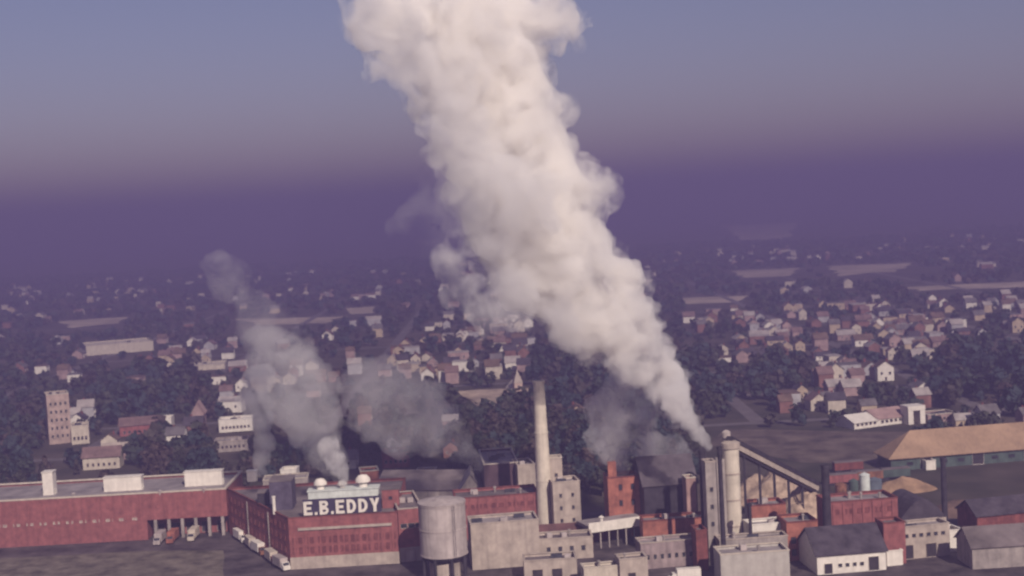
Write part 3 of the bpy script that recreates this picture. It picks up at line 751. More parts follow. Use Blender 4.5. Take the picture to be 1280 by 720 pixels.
flat_building('white_lodge', 'small white lodge at the right end of the pale shop range', 'factory building', (1187, 690), (1204, 688), 664, 6, WHITE, ROOFL, WHITE)
g5 = gp(1182, 670); chimney('slim_chimney', 'slim black chimney in front of the tan roofed warehouse', g5, hz(1177, 572, g5.x, g5.y), 0.95, 0.75, SOOT, band=False)
# tan-roofed warehouse
def warehouse():
    a = gp(1114, 589).to_2d(); b = gp(1330, 572).to_2d(); d = (b - a).normalized(); nb = Vector((-d.y, d.x))
    h = hz(1114, 574, *a); hr = h + 9
    q = gp(1137, 538, hr).to_2d(); dep = (q - a).dot(nb); off = (q - a).dot(d)
    L = (b - a).length; P0 = [a, b, b + nb * 2 * dep, a + nb * 2 * dep]; c, P = local(P0); keep(P0)
    r = empty('tan_roof_warehouse', (c.x, c.y, 0), 'large warehouse with tan hipped roof and green walls at the right edge', 'warehouse')
    poly_wall('wall', P, 0, h, GREENW, r, sink=0)
    o = inset_poly(P, -1.2); e0 = P[0] + nb * dep + d * off; e1 = P[1] + nb * dep - d * off
    vs = [(p.x, p.y, h + 0.003) for p in o] + [(p.x, p.y, h + 0.3) for p in o] + [(e0.x, e0.y, hr), (e1.x, e1.y, hr)]
    fs = [(3, 2, 1, 0), (0, 1, 5, 4), (1, 2, 6, 5), (2, 3, 7, 6), (3, 0, 4, 7), (4, 5, 9, 8), (6, 7, 8, 9), (7, 4, 8), (5, 6, 9)]
    link('roof', mesh('roof', vs, fs), TAN, r)
    windows(r, P[0], P[1], [h - 3.0], 9, 2.6, 1.5, fr=GREENW)
    for k in range(3):
        p = P[0] + d * (L * (0.2 + 0.3 * k)); link('door', window_mesh(4.5, 4.2, WHITE, DOORM), None, r, (p.x, p.y - 0.08, 2.13), math.atan2(d.y, d.x))
warehouse()
# white works beyond the field
gable_building('white_works', 'white low works with pale pitched roof nearest the field', 'works building', (1068, 537), (1098, 533), 529, 2.5, 14, WHITE, WHITE, wins=[(0, [1.2], 5, 1.4, 1.2)])
gable_building('red_roof_works', 'white works hall with a long reddish roof beyond the field', 'works building', (1098, 533), (1136, 528), 524, 3, 16, WHITE, mat('rose_roof', (0.45, 0.30, 0.27), var=0.15), wins=[(0, [1.2], 6, 1.5, 1.3)])
def gate_frame():
    pts = front((1136, 531), (1157, 529), 7); c, P = local(pts); keep(pts); h = hz(1136, 514, *pts[0])
    r = empty('white_archway_hall', (c.x, c.y, 0), 'white block with a tall dark open bay behind the tan roof', 'works building')
    d = (P[1] - P[0]); L = d.length; d /= L; nb = Vector((-d.y, d.x))
    slab('side_wall', [P[0], P[0] + d * L * 0.3, P[3] + d * L * 0.3, P[3]], 0, h, WHITE, r)
    slab('side_wall', [P[1] - d * L * 0.3, P[1], P[2], P[2] - d * L * 0.3], 0, h, WHITE, r)
    slab('lintel', [P[0] - d * 0.1 - nb * 0.1, P[1] + d * 0.1 - nb * 0.1, P[2] + d * 0.1 + nb * 0.1, P[3] - d * 0.1 + nb * 0.1], h + 0.003, 2.0, WHITE, r)
    slab('back_wall', [P[3] + d * (L * 0.3 + 0.01) - nb * 0.4, P[2] - d * (L * 0.3 + 0.01) - nb * 0.4, P[2] - d * (L * 0.3 + 0.01), P[3] + d * (L * 0.3 + 0.01)], 0, h, BRICKD, r)
gate_frame()
flat_building('pink_works', 'pinkish low works building peeping over the tan roof', 'works building', (1160, 529), (1196, 526), 519, 10, mat('rose_render', (0.42, 0.29, 0.27), streak=0.2), ROOFL, CREAM, wins=[(0, [1.0], 6, 1.2, 1.2)])
# yard in front of the warehouse: tanks, wagons, stacks
def wagon(label, px, py, m, rz, L=11.0):
    g = gp(px, py); r = empty('freight_wagon', (g.x, g.y, 0), label, 'railway wagon', 'freight wagons standing in the yard', rz)
    link('body', box_mesh('body', L, 2.9, 2.8, 0, 0, 1.1), m, r); 
    link('roof', box_mesh('roof', L + 0.2, 3.1, 0.3, 0, 0, 3.903), ROOFG, r)
    link('door', box_mesh('door', 2.4, 0.15, 2.4, 0, -1.53, 1.25), m, r)
    link('frame', box_mesh('frame', L, 2.2, 0.3, 0, 0, 0.79), SOOT, r)
    for x in (-L * 0.33, L * 0.33): link('bogie', box_mesh('bogie', 2.4, 2.0, 0.7, x, 0, 0.07), SOOT, r)
wagon('red freight wagon at the left of the yard behind the red mill', 1052, 606, BRICK, 0.12)
wagon('rust brown freight wagon beside the red one in the yard', 1084, 602, RUST, 0.12)
wagon('green freight wagon standing in front of the green warehouse wall', 1118, 599, GREENW, 0.12)
wagon('dull red freight wagon behind the black chimney foot', 1060, 590, BRICKD, 0.12)
def vtank(label, px, py, top, r_, m):
    g = gp(px, py); h = hz(px, top, g.x, g.y); t = empty('vertical_tank', (g.x, g.y, 0), label, 'tank', 'upright tanks in the yard')
    link('shell', lathe('shell', [(r_, 0.01), (r_, h)], 20), m, t); link('lid', lathe('lid', [(r_ + 0.1, h + 0.003), (r_ + 0.1, h + 0.2), (0.2, h + 1.0)], 20), m, t)
    link('hoop', lathe('hoop', [(r_, h * .5), (r_ + .1, h * .5 + .05), (r_ + .1, h * .5 + .3), (r_, h * .5 + .35)], 20), m, t)
vtank('pale green upright tank behind the red mill roof', 1082, 634, 594, 1.7, TEAL)
vtank('blue grey upright tank right of the pale green one', 1094, 632, 600, 2.4, BLUE)
vtank('dark green upright tank left of the pale green one', 1068, 634, 602, 1.6, GREENW)
vtank('rusty upright tank closest to the black chimney', 1052, 634, 606, 1.9, RUST)
q = gp(1128, 612); heap('sawdust_heap', 'low tan sawdust heap in front of the green warehouse wall', 'heap', q.x, q.y, 12, 7, 4.5, mat('sawdust', (0.36, 0.23, 0.14), var=0.2), 5)
q = gp(1205, 640); heap('soil_heap', 'low brown soil heap at the right edge beyond the slim chimney', 'heap', q.x, q.y, 14, 9, 4.0, mat('soil', (0.17, 0.11, 0.085), var=0.25), 15)
flat_building('yard_office', 'small white yard office by the warehouse doors', 'office', (1158, 588), (1170, 587), 577, 5, WHITE, ROOFL, WHITE)
gable_building('far_right_shed', 'brown roofed shed at the right edge under the soil heap', 'shed', (1222, 668), (1300, 660), 645, 3.5, 12, BRICKD, ROOFD)
gable_building('far_right_house', 'grey roofed shed at the extreme lower right corner', 'shed', (1216, 712), (1310, 706), 684, 4, 12, CONCG, ROOFG)
# behind the wing and the block, left middle ground
flat_building('pale_apartment_block', 'tall pale apartment block at the far left behind the brick wing', 'apartment block', (62, 556), (90, 553), 494, 14, mat('pinkish_stone', (0.48, 0.36, 0.31), streak=0.3), ROOFL, CREAM,
              wins=[(0, [3, 7, 11, 15, 19], 4, 1.1, 1.6, dict(fr=CREAM))])
flat_building('low_pale_hall', 'low pale hall right against the tall apartment block', 'hall', (90, 556), (112, 554), 533, 12, CREAM, ROOFL, CREAM, wins=[(0, [2], 4, 1.1, 1.8)])
gable_building('long_red_hall', 'long dull red hall ending at a small white house', 'hall', (150, 546), (199, 542), 533, 3, 14, BRICK, mat('rose_brown_roof', (0.22, 0.14, 0.13), var=0.2), wins=[(0, [1.2], 7, 1.2, 1.5)])
flat_building('white_cube_house', 'bright small white cube house at the end of the red hall', 'house', (199, 541), (215, 540), 523, 9, WHITE, WHITE, WHITE, wins=[(0, [2.0], 2, 1.0, 1.3)])
flat_building('white_school', 'long bright white flat building behind the left steam column', 'school', (274, 541), (316, 538), 526, 12, WHITE, WHITE, WHITE, wins=[(0, [1.6], 8, 1.2, 1.4)])
gable_building('pink_gable_house', 'tall pinkish gabled house left of the white flat school', 'house', (241, 538), (256, 537), 516, 5, 10, mat('rose_render', (0.45, 0.25, 0.23)), mat('rose_roof', (0.45, 0.3, 0.27)), along=False, wins=[(0, [2, 5], 2, 0.9, 1.3)])
gable_building('pale_row_house', 'pale terrace with pinkish roof below the apartment block', 'terrace', (104, 588), (150, 585), 572, 3.5, 9, CREAM, mat('rose_brown_roof', (0.22, 0.14, 0.13)), wins=[(0, [1.4], 6, 0.9, 1.4)])
gable_building('pink_row_house', 'pinkish terrace with pale roof right of the pale terrace', 'terrace', (128, 576), (158, 574), 565, 3, 9, mat('rose_render', (0.45, 0.25, 0.23)), CONC, wins=[(0, [1.4], 5, 0.9, 1.4)])
flat_building('pale_low_works', 'low pale works behind the right white roof box', 'works building', (268, 566), (310, 563), 553, 12, CONCG, ROOFL, CONC, wins=[(0, [1.6], 7, 1.1, 1.3)])
flat_building('far_long_works', 'long pale factory far away at the left', 'works building', (108, 445), (192, 438), 433, 40, CREAM, CREAM, CREAM)
flat_building('far_white_works', 'short white factory far behind the left steam', 'works building', (192, 466), (214, 464), 456, 20, CREAM, CREAM, CREAM)
flat_building('far_flat_works', 'flat pale factory far behind the left steam', 'works building', (236, 464), (281, 461), 458, 25, CREAM, CREAM, CREAM)
flat_building('red_store', 'red brick store among roofs behind the grey smoke', 'works building', (478, 586), (512, 584), 567, 12, BRICK, BRICKD, BRICKD, wins=[(0, [2], 5, 1.1, 1.5)])
flat_building('pale_small_store', 'small pale store right of the red store behind grey smoke', 'works building', (520, 602), (544, 601), 590, 8, CREAM, ROOFL, CREAM, wins=[(0, [1.5], 3, 1.1, 1.2)])
flat_building('boiler_shop', 'low grey boiler shop behind the name sign with steam over it', 'works building', (330, 626), (386, 622), 601, 10, CONCG, ROOFL, CREAM)
flat_building('white_steam_house', 'small white steam house at the left steam column foot', 'works building', (352, 616), (372, 615), 588, 7, WHITE, WHITE, WHITE)
flat_building('red_steam_house', 'reddish brick house right of the steam behind the name sign', 'works building', (452, 618), (475, 616), 590, 9, BRICKO, ROOFG, CREAM, wins=[(0, [3], 3, 1.1, 1.5)])
# church with spire above the sandy bank
def church():
    g = gp(648, 498); r = empty('church', (g.x, g.y, 0), 'pale church with pointed tower on the bank left of the chimney', 'church', rz=0.2)
    h = hz(648, 478, g.x, g.y); ht = hz(648, 462, g.x, g.y)
    link('tower', box_mesh('tower', 4.4, 4.4, h), mat('church_stone', (0.56, 0.42, 0.35), streak=0.2), r)
    link('spire', mesh('spire', [(-2.5, -2.5, h), (2.5, -2.5, h), (2.5, 2.5, h), (-2.5, 2.5, h), (0, 0, ht)], [(3, 2, 1, 0), (0, 1, 4), (1, 2, 4), (2, 3, 4), (3, 0, 4)]), CONC, r)
    V = [(-3.8, 2.2, 0), (3.8, 2.2, 0), (3.8, 16, 0), (-3.8, 16, 0), (-3.8, 2.2, 4.5), (3.8, 2.2, 4.5), (3.8, 16, 4.5), (-3.8, 16, 4.5), (0, 2.2, 8.5), (0, 16, 8.5)]
    link('nave', mesh('nave', V, [(0, 1, 5, 8, 4), (1, 2, 6, 5), (2, 3, 7, 9, 6), (3, 0, 4, 7), (5, 6, 9, 8), (7, 4, 8, 9), (3, 2, 1, 0)]), CREAM, r)
    link('window', window_mesh(1.1, 2.4, CREAM, GLASS), None, r, (0, -2.26, h * 0.7)); link('door', window_mesh(1.6, 2.6, CREAM, DOORM), None, r, (0, -2.26, 1.32))
    p = g.to_2d(); keep([p + Vector((-8, -14)), p + Vector((8, -14)), p + Vector((8, 20)), p + Vector((-8, 20))], 0)
church()
# the pale sandy bank: a real slope that drops towards the mill
def bank():
    top = [(572, 489), (600, 487), (625, 486), (664, 485)]; bot = [(584, 499), (604, 512), (628, 514), (666, 503)]
    vs = []; k = 8
    for (tx, ty), (bx, by) in zip(top, bot):
        a = gp(tx, ty, 4); b = gp(bx, by, 0.02)
        for i in range(k + 1):
            p = a.lerp(b, i / k); p.z = 4 * (1 - (i / k)) ** 1.3 + 0.03 + 0.5 * noise.noise(p * 0.06) * math.sin(math.pi * i / k); vs.append(p)
    n = len(top); fs = [(i * (k + 1) + j, i * (k + 1) + j + 1, (i + 1) * (k + 1) + j + 1, (i + 1) * (k + 1) + j) for i in range(n - 1) for j in range(k)]
    me = mesh('sandy_bank', vs, [f[::-1] for f in fs], True); o = link('sandy_bank', me, SAND); o['kind'] = 'structure'
    keep([gp(572, 487).to_2d(), gp(590, 506).to_2d(), gp(626, 517).to_2d(), gp(668, 507).to_2d(), gp(668, 484).to_2d()], 1)
bank()

# ------------------------------------------------------------------ smoke: closed lumpy bodies filled with a scattering volume
def smoke_mat(name, col, dens, nscale, lo, hi, aniso=0.0, detail=6.0):
    m = bpy.data.materials.new(name); m.use_nodes = True; n = m.node_tree; n.nodes.clear()
    o = n.nodes.new('ShaderNodeOutputMaterial'); v = n.nodes.new('ShaderNodeVolumePrincipled')
    v.inputs['Color'].default_value = (*col, 1); v.inputs['Anisotropy'].default_value = aniso
    if nscale:
        g = n.nodes.new('ShaderNodeNewGeometry'); t = n.nodes.new('ShaderNodeTexNoise'); t.inputs['Scale'].default_value = nscale
        t.inputs['Detail'].default_value = detail; t.inputs['Roughness'].default_value = 0.6; t.inputs['Distortion'].default_value = 0.6
        r = n.nodes.new('ShaderNodeMapRange'); r.inputs['From Min'].default_value = lo; r.inputs['From Max'].default_value = hi
        r.inputs['To Min'].default_value = 0; r.inputs['To Max'].default_value = dens; r.interpolation_type = 'SMOOTHSTEP'
        n.links.new(g.outputs['Position'], t.inputs['Vector']); n.links.new(t.outputs['Fac'], r.inputs['Value']); n.links.new(r.outputs[0], v.inputs['Density'])
    else: v.inputs['Density'].default_value = dens
    n.links.new(v.outputs[0], o.inputs['Volume']); return m

def puffs(ctrl, dist, seed, sub=9, k=0.55, lean=0.0, spread=0.8):
    """ctrl: (px, py, radius in px[, depth offset m]) -> list of spheres, each with smaller bulges on its surface"""
    rg = random.Random(seed); S = []
    for c in ctrl:
        dz = c[3] if len(c) > 3 else 0
        p = at(c[0], c[1], dist + dz - lean * max(0.0, (540 - c[1]) / 540)); R = c[2] * (p - CAMP).length / FPX
        S.append((p, R * 0.86))
        for _ in range(sub):
            u = Vector((rg.gauss(0, 1), rg.gauss(0, 1), rg.gauss(0, 1))).normalized(); r = R * k * rg.uniform(0.5, 1.0)
            q = p + u * (R * spread - r * 0.35); S.append((q, r))
            for __ in range(3):
                u2 = (u + Vector((rg.gauss(0, 1), rg.gauss(0, 1), rg.gauss(0, 1))) * 0.8).normalized(); S.append((q + u2 * r * 0.85, r * rg.uniform(0.3, 0.55)))
    return S
def lumpy_body(name, S, voxel, disp, dsize):
    # union of the balls as a distance field on a grid, then its skin
    import openvdb
    P = np.array([tuple(p) for p, r in S]); Rr = np.array([r for p, r in S])
    lo = (P - Rr[:, None]).min(0) - 3 * voxel; hi = (P + Rr[:, None]).max(0) + 3 * voxel
    n = np.ceil((hi - lo) / voxel).astype(int) + 1
    Fd = np.full(n, 4 * voxel, dtype=np.float32)
    for p, r in zip(P, Rr):
        a = np.maximum(((p - r - lo) / voxel - 3).astype(int), 0); b = np.minimum(((p + r - lo) / voxel + 4).astype(int), n)
        g = [lo[k] + voxel * np.arange(a[k], b[k]) - p[k] for k in range(3)]
        d = np.sqrt(g[0][:, None, None] ** 2 + g[1][None, :, None] ** 2 + g[2][None, None, :] ** 2) - r
        v = Fd[a[0]:b[0], a[1]:b[1], a[2]:b[2]]; np.minimum(v, d, out=v)
    gr = openvdb.FloatGrid(float(4 * voxel)); gr.copyFromArray(np.maximum(Fd, -4 * voxel)); pts, tr, qd = gr.convertToPolygons(isovalue=0.0)
    me = bpy.data.meshes.new(name + '_raw'); me.from_pydata((pts * voxel + lo).tolist(), [], qd[:, ::-1].tolist() + tr[:, ::-1].tolist()); me.update()
    bm = bmesh.new(); bm.from_mesh(me); bmesh.ops.recalc_face_normals(bm, faces=bm.faces); bm.to_mesh(me); bm.free()
    o = bpy.data.objects.new(name, me); COL.objects.link(o)
    for sz, st in ((dsize, disp), (dsize * 0.4, disp * 0.55), (dsize * 0.18, disp * 0.35)):
        tx = bpy.data.textures.new('billow', 'CLOUDS'); tx.noise_scale = sz; tx.noise_depth = 3
        d = o.modifiers.new('displace', 'DISPLACE'); d.texture = tx; d.strength = st; d.mid_level = 0.5; d.texture_coords = 'GLOBAL'
    s = o.modifiers.new('smooth', 'SMOOTH'); s.factor = 0.5; s.iterations = 1
    dg = bpy.context.evaluated_depsgraph_get(); ev = o.evaluated_get(dg); nm = bpy.data.meshes.new_from_object(ev)
    bpy.data.objects.remove(o); bpy.data.meshes.remove(me)
    # keep only the one continuous body
    ne = len(nm.edges); ev_ = np.empty(2 * ne, dtype=np.int32); nm.edges.foreach_get('vertices', ev_); a, b = ev_[::2], ev_[1::2]
    lab = np.arange(len(nm.vertices))
    while True:
        old = lab.copy(); m = np.minimum(lab[a], lab[b]); np.minimum.at(lab, a, m); np.minimum.at(lab, b, m); lab = lab[lab]
        if (lab == old).all(): break
    best = np.bincount(lab).argmax()
    if (lab != best).any():
        bm = bmesh.new(); bm.from_mesh(nm); bm.verts.ensure_lookup_table()
        bmesh.ops.delete(bm, geom=[bm.verts[int(i)] for i in np.nonzero(lab != best)[0]], context='VERTS'); bm.to_mesh(nm); bm.free()
    print(name, len(nm.vertices), 'top', max(v.co.z for v in nm.vertices))
    nm.name = name
    nm.polygons.foreach_set('use_smooth', [True] * len(nm.polygons))
    return nm
STEAM = (0.999, 0.988, 0.965)
def smoke(name, label, parts, group=None):
    base = parts[0][0][0][0]
    root = empty(name, (base.x, base.y, base.z), label, 'smoke', group); root['kind'] = 'thing'
    for nm, (S, vox, dp, ds, m) in [(p[1], (p[0], *p[2:])) for p in parts]:
        me = lumpy_body(nm, S, vox, dp, ds); me.transform(Matrix.Translation(-base)); o = link(nm, me, m, root)
    return root
PD = math.hypot(g1.x, g1.y)
LEAN = -8
ctrl = [(884, 557, 7), (875, 545, 10), (863, 529, 14), (850, 511, 18), (842, 492, 23), (826, 470, 29), (808, 446, 35), (788, 424, 43), (764, 400, 52),
        (774, 350, 31), (733, 385, 56), (714, 352, 70), (690, 320, 76), (668, 285, 82), (664, 245, 85), (646, 205, 82), (630, 165, 82), (620, 125, 84),
        (606, 88, 88), (590, 62, 84), (640, 30, 50), (530, 36, 52), (585, 32, 54), (485, 30, 42), (690, 28, 38), (460, 18, 30)]
ctrl = [(x, y, r if y > 400 or r < 45 else r * 0.93, 0 if y > 520 else 8 if y > 480 else 16) for x, y, r in ctrl]
core = puffs(ctrl, PD, 4, sub=12, lean=LEAN)
foot = puffs([(885, 559, 6), (880, 551, 9), (873, 541, 11), (863, 528, 14), (852, 513, 17), (844, 498, 20)], PD, 6, sub=8)
fringe = puffs([(x, y + r * 0.1, r * 1.12 + 2, z) for x, y, r, z in ctrl], PD, 17, sub=8, lean=LEAN)
halo = puffs([(640, 372, 40), (606, 382, 34), (572, 366, 30), (556, 330, 26), (580, 296, 30), (612, 288, 36), (632, 250, 70), (590, 225, 50), (580, 180, 52), (560, 150, 40),
              (556, 110, 50), (520, 90, 46), (500, 60, 50), (468, 34, 40), (452, 24, 32), (690, 100, 40), (690, 40, 45), (715, 70, 24), (700, 390, 30), (650, 400, 18)],
             PD - 14, 9, sub=7, lean=LEAN)
wisps = puffs([(560, 250, 36), (530, 262, 30), (508, 272, 22), (490, 280, 14), (548, 225, 30), (575, 270, 34), (540, 300, 24)], PD - 10, 19, sub=7, lean=LEAN)
smoke('smoke_plume', 'huge white smoke plume rising leftward from the dark stacks across the sky',
      [(core, 'dense_smoke', 0.85, 3.0, 8.0, smoke_mat('dense_white_smoke', STEAM, 0.32, 0.085, 0.40, 0.60, 0.0, 8.0)),
       (foot, 'rising_smoke', 0.45, 0.9, 2.5, smoke_mat('rising_white_smoke', STEAM, 0.34, 0.22, 0.32, 0.58, 0.0, 6.0)),
       (fringe, 'smoke_fringe', 1.5, 5.0, 7.0, smoke_mat('ragged_white_smoke', STEAM, 0.15, 0.13, 0.43, 0.62, 0.0, 8.0)),
       (halo, 'thin_smoke', 1.2, 4.5, 9.0, smoke_mat('thin_white_smoke', STEAM, 0.12, 0.085, 0.41, 0.62, 0.0, 8.0)),
       (wisps, 'smoke_wisp', 1.1, 4.0, 8.0, smoke_mat('wispy_smoke', STEAM, 0.022, 0.07, 0.36, 0.66, 0.0, 7.0))])
SD = math.hypot(*(gp(430, 604, main_h + 6).to_2d()))
smoke('steam_plume', 'pale steam plume rising above the name sign ventilators',
      [(puffs([(430, 603, 8), (426, 588, 15), (415, 572, 24), (402, 552, 32), (392, 527, 40), (382, 505, 50), (366, 480, 54), (348, 455, 46), (338, 432, 32)], SD, 21, sub=7),
        'thin_smoke', 0.8, 2.6, 8.0, smoke_mat('steam_thin', STEAM, 0.052, 0.085, 0.30, 0.62, 0.0, 6.0)),
       (puffs([(352, 440, 46), (340, 418, 40), (322, 398, 34), (310, 380, 24)], SD, 25, sub=7), 'fading_smoke', 0.9, 4.0, 8.0, smoke_mat('steam_fading', STEAM, 0.022, 0.085, 0.36, 0.64)),
       (puffs([(430, 604, 5), (429, 597, 8), (426, 587, 11), (419, 574, 14), (411, 560, 16)], SD - 4, 22, sub=7), 'dense_smoke', 0.5, 1.2, 3.0, smoke_mat('steam_burst', STEAM, 0.30, 0.2, 0.34, 0.6))], 'small steam plumes over the mill roofs')
smoke('steam_plume', 'narrow pale steam column left of the sign steam over the wing end',
      [(puffs([(328, 605, 6), (326, 590, 9), (327, 572, 13), (330, 550, 16), (325, 525, 20), (318, 500, 24), (325, 475, 24)], SD + 22, 23, sub=6),
        'thin_smoke', 0.7, 2.0, 6.0, smoke_mat('steam_column', STEAM, 0.12, 0.09, 0.30, 0.62, 0.0, 6.0))], 'small steam plumes over the mill roofs')
smoke('steam_wisp', 'faint drifting steam wisp high above the left steam column',
      [(puffs([(292, 362, 22), (284, 345, 30), (272, 332, 22), (296, 340, 20)], SD + 34, 27, sub=6),
        'thin_smoke', 0.9, 2.5, 7.0, smoke_mat('steam_wisp', STEAM, 0.028, 0.09, 0.36, 0.62))], 'small steam plumes over the mill roofs')
smoke('grey_smoke', 'broad greyish smoke drifting left from behind the small gabled shed',
      [(puffs([(598, 584, 9), (586, 570, 16), (572, 553, 24), (550, 535, 36), (528, 520, 44), (505, 505, 48), (480, 490, 44), (460, 475, 36), (470, 520, 36), (500, 545, 34)], PD + 40, 29, sub=7),
        'thin_smoke', 0.9, 2.8, 8.0, smoke_mat('grey_steam', (0.995, 0.98, 0.965), 0.046, 0.085, 0.30, 0.62, 0.0, 6.0))], 'small steam plumes over the mill roofs')
smoke('dark_smoke', 'thin dim smoke hanging between the brick tower and the big plume',
      [(puffs([(776, 588, 14), (768, 565, 24), (764, 540, 32), (766, 512, 36), (778, 488, 30), (800, 515, 26), (812, 560, 26), (840, 568, 24)], PD + 34, 31, sub=6),
        'thin_smoke', 0.9, 2.4, 7.0, smoke_mat('dim_smoke', (0.97, 0.94, 0.93), 0.10, 0.09, 0.34, 0.62))], 'small steam plumes over the mill roofs')

# ------------------------------------------------------------------ the town: houses and trees
def inside(x, y, poly):
    r = False; j = len(poly) - 1
    for i in range(len(poly)):
        xi, yi = poly[i]; xj, yj = poly[j]
        if (yi > y) != (yj > y) and x < (xj - xi) * (y - yi) / (yj - yi) + xi: r = not r
        j = i
    return r
BB = [(min(p[0] for p in q), max(p[0] for p in q), min(p[1] for p in q), max(p[1] for p in q), q) for q in FOOT]
SB = [(min(p[0] for p in q), max(p[0] for p in q), min(p[1] for p in q), max(p[1] for p in q), q) for q in STREETS]
def blocked(x, y, m=0.0, bb=None):
    for a, b, c, d, q in (bb or BB + SB):
        if a - m < x < b + m and c - m < y < d + m and (m > 0 or inside(x, y, q)): return True
    return False
def shadowed(x, y, reach):
    """would a tree here stand in front of one of the buildings beyond it?"""
    for s in (0.35, 0.7, 1.0):
        if blocked(x * (1 + reach * s / y), y + reach * s, 0.0, BB): return True
    return False
WOODS = [[(664, 500), (668, 440), (700, 425), (760, 440), (830, 520), (860, 575), (850, 640), (720, 640), (560, 590), (585, 515)],
         [(172, 600), (176, 552), (200, 540), (265, 545), (268, 600)], [(1150, 500), (1160, 430), (1300, 420), (1300, 515)],
         [(830, 520), (840, 440), (900, 430), (905, 540)], [(940, 455), (1010, 440), (1010, 480), (950, 490)], [(120, 520), (130, 460), (250, 450), (270, 500)]]
TOWN = [([(60, 570), (60, 420), (300, 420), (320, 560)], 0.45), ([(480, 480), (470, 405), (660, 400), (665, 485)], 0.9), ([(320, 520), (300, 400), (480, 400), (480, 520)], 0.4),
        ([(860, 560), (860, 385), (1300, 370), (1300, 530), (1060, 545)], 0.85), ([(700, 470), (760, 420), (840, 430), (850, 500)], 0.3)]
def zone_density(px, py):
    for w_ in WOODS:
        if inside(px, py, w_): return 'wood', 0.03
    for t, d in TOWN:
        if inside(px, py, t): return 'town', d
    return 'mixed', 0.10
cand = []
step = 14.5
for iy in range(int((2600 - 540) / step)):
    Y = 540 + iy * step
    nx = int(0.52 * Y / step) + 2
    for ix in range(-nx, nx + 1):
        x = ix * step + random.uniform(-5, 5); y = Y + random.uniform(-5, 5)
        px, py = topix(Vector((x, y, 3)))
        if not (-200 < px < 1480) or py > 640: continue
        z, d = zone_density(px, py)
        d *= 0.62 if y < 1100 else 0.40
        if random.random() > d or blocked(x, y, 6) or (y < 700 and shadowed(x, y, 26)): continue
        if noise.noise(Vector((x * 0.012, y * 0.008, 5))) < -0.22: continue
        cand.append((math.hypot(x, y), x, y, px, py))
cand.sort()
HW = [('white', WHITE), ('cream', CREAM), ('pinkish', mat('rose_render', (0.45, 0.25, 0.23))), ('red brick', mat('old_house_brick', (0.25, 0.125, 0.105), streak=0.3)), ('pale grey', mat('grey_siding', (0.44, 0.42, 0.42), var=0.12)), ('buff', mat('buff_siding', (0.5, 0.39, 0.28), var=0.12))]
HR = [('grey', mat('grey_shingles', (0.17, 0.15, 0.15), var=0.2)), ('dark', ROOFD), ('reddish', mat('rose_brown_roof', (0.22, 0.14, 0.13))), ('pale', mat('pale_shingles', (0.42, 0.37, 0.34), var=0.15)), ('brown', mat('brown_shingles', (0.17, 0.11, 0.085), var=0.2))]
HF = ['gabled house', 'broad house', 'tall house', 'flat block']
def house_proto(form):
    sx, sy, h, rh = {'gabled house': (8, 9, 5.0, 3.2), 'broad house': (12, 8, 4.2, 2.8), 'tall house': (8, 8, 7.2, 3.0), 'flat block': (14, 10, 6.0, 0)}[form]
    me = {}
    a, b = sx / 2, sy / 2
    if rh == 0:
        me['wall'] = box_mesh('wall', sx, sy, h); me['roof'] = box_mesh('roof', sx + 0.4, sy + 0.4, 0.35, z0=h + 0.003)
    elif form == 'broad house':
        V = [(-a, -b, 0), (a, -b, 0), (a, b, 0), (-a, b, 0), (-a, -b, h), (a, -b, h), (a, b, h), (-a, b, h), (-a, 0, h + rh), (a, 0, h + rh)]
        me['wall'] = mesh('wall', V, [(0, 1, 5, 4), (1, 2, 6, 9, 5), (2, 3, 7, 6), (3, 0, 4, 8, 7), (4, 5, 9, 8), (6, 7, 8, 9), (3, 2, 1, 0)])
    else:
        V = [(-a, -b, 0), (a, -b, 0), (a, b, 0), (-a, b, 0), (-a, -b, h), (a, -b, h), (a, b, h), (-a, b, h), (0, -b, h + rh), (0, b, h + rh)]
        me['wall'] = mesh('wall', V, [(0, 1, 5, 8, 4), (1, 2, 6, 5), (2, 3, 7, 9, 6), (3, 0, 4, 7), (5, 6, 9, 8), (7, 4, 8, 9), (3, 2, 1, 0)])
    if rh:
        hw = (b if form == 'broad house' else a); o = 0.5; ln = (a if form == 'broad house' else b) + 0.45; s = rh / hw
        pr = [(-hw - o, h - s * o), (0, h + rh), (hw + o, h - s * o), (hw + o, h - s * o + 0.22), (0, h + rh + 0.25), (-hw - o, h - s * o + 0.22)]
        V = [(u, -ln, z + 0.02) for u, z in pr] + [(u, ln, z + 0.02) for u, z in pr]
        if form == 'broad house': V = [(y, x, z) for x, y, z in V]
        m_ = mesh('roof', V, [(0, 1, 2, 3, 4, 5), (11, 10, 9, 8, 7, 6)] + [(i, 6 + i, 6 + (i + 1) % 6, (i + 1) % 6) for i in range(6)])
        bm = bmesh.new(); bm.from_mesh(m_); bmesh.ops.recalc_face_normals(bm, faces=bm.faces); bm.to_mesh(m_); bm.free(); me['roof'] = m_
        me['chimney'] = box_mesh('chimney', 0.8, 0.8, 2.2, hw * 0.4 if form != 'broad house' else a * 0.5, b * 0.3, h + rh * 0.55)
    return me, sx, sy, h
PROTO = {f_: house_proto(f_) for f_ in HF}
for f_ in HF:
    for k in ('wall', 'roof'): PROTO[f_][0][k].materials.append(WHITE)
    if 'chimney' in PROTO[f_][0]: PROTO[f_][0]['chimney'].materials.append(BRICKD)
def set_mat(o, m): o.material_slots[0].link = 'OBJECT'; o.material_slots[0].material = m
COLS = [(150, 'behind the wing\'s left end'), (300, 'behind the two white roof boxes'), (450, 'behind the steam above the sign'), (590, 'behind the broad grey smoke'),
        (700, 'around chimney and church'), (830, 'behind the brick tower'), (950, 'behind the tall mill tower'), (1070, 'beyond the sloping conveyor'), (1400, 'beyond the tan warehouse roof')]
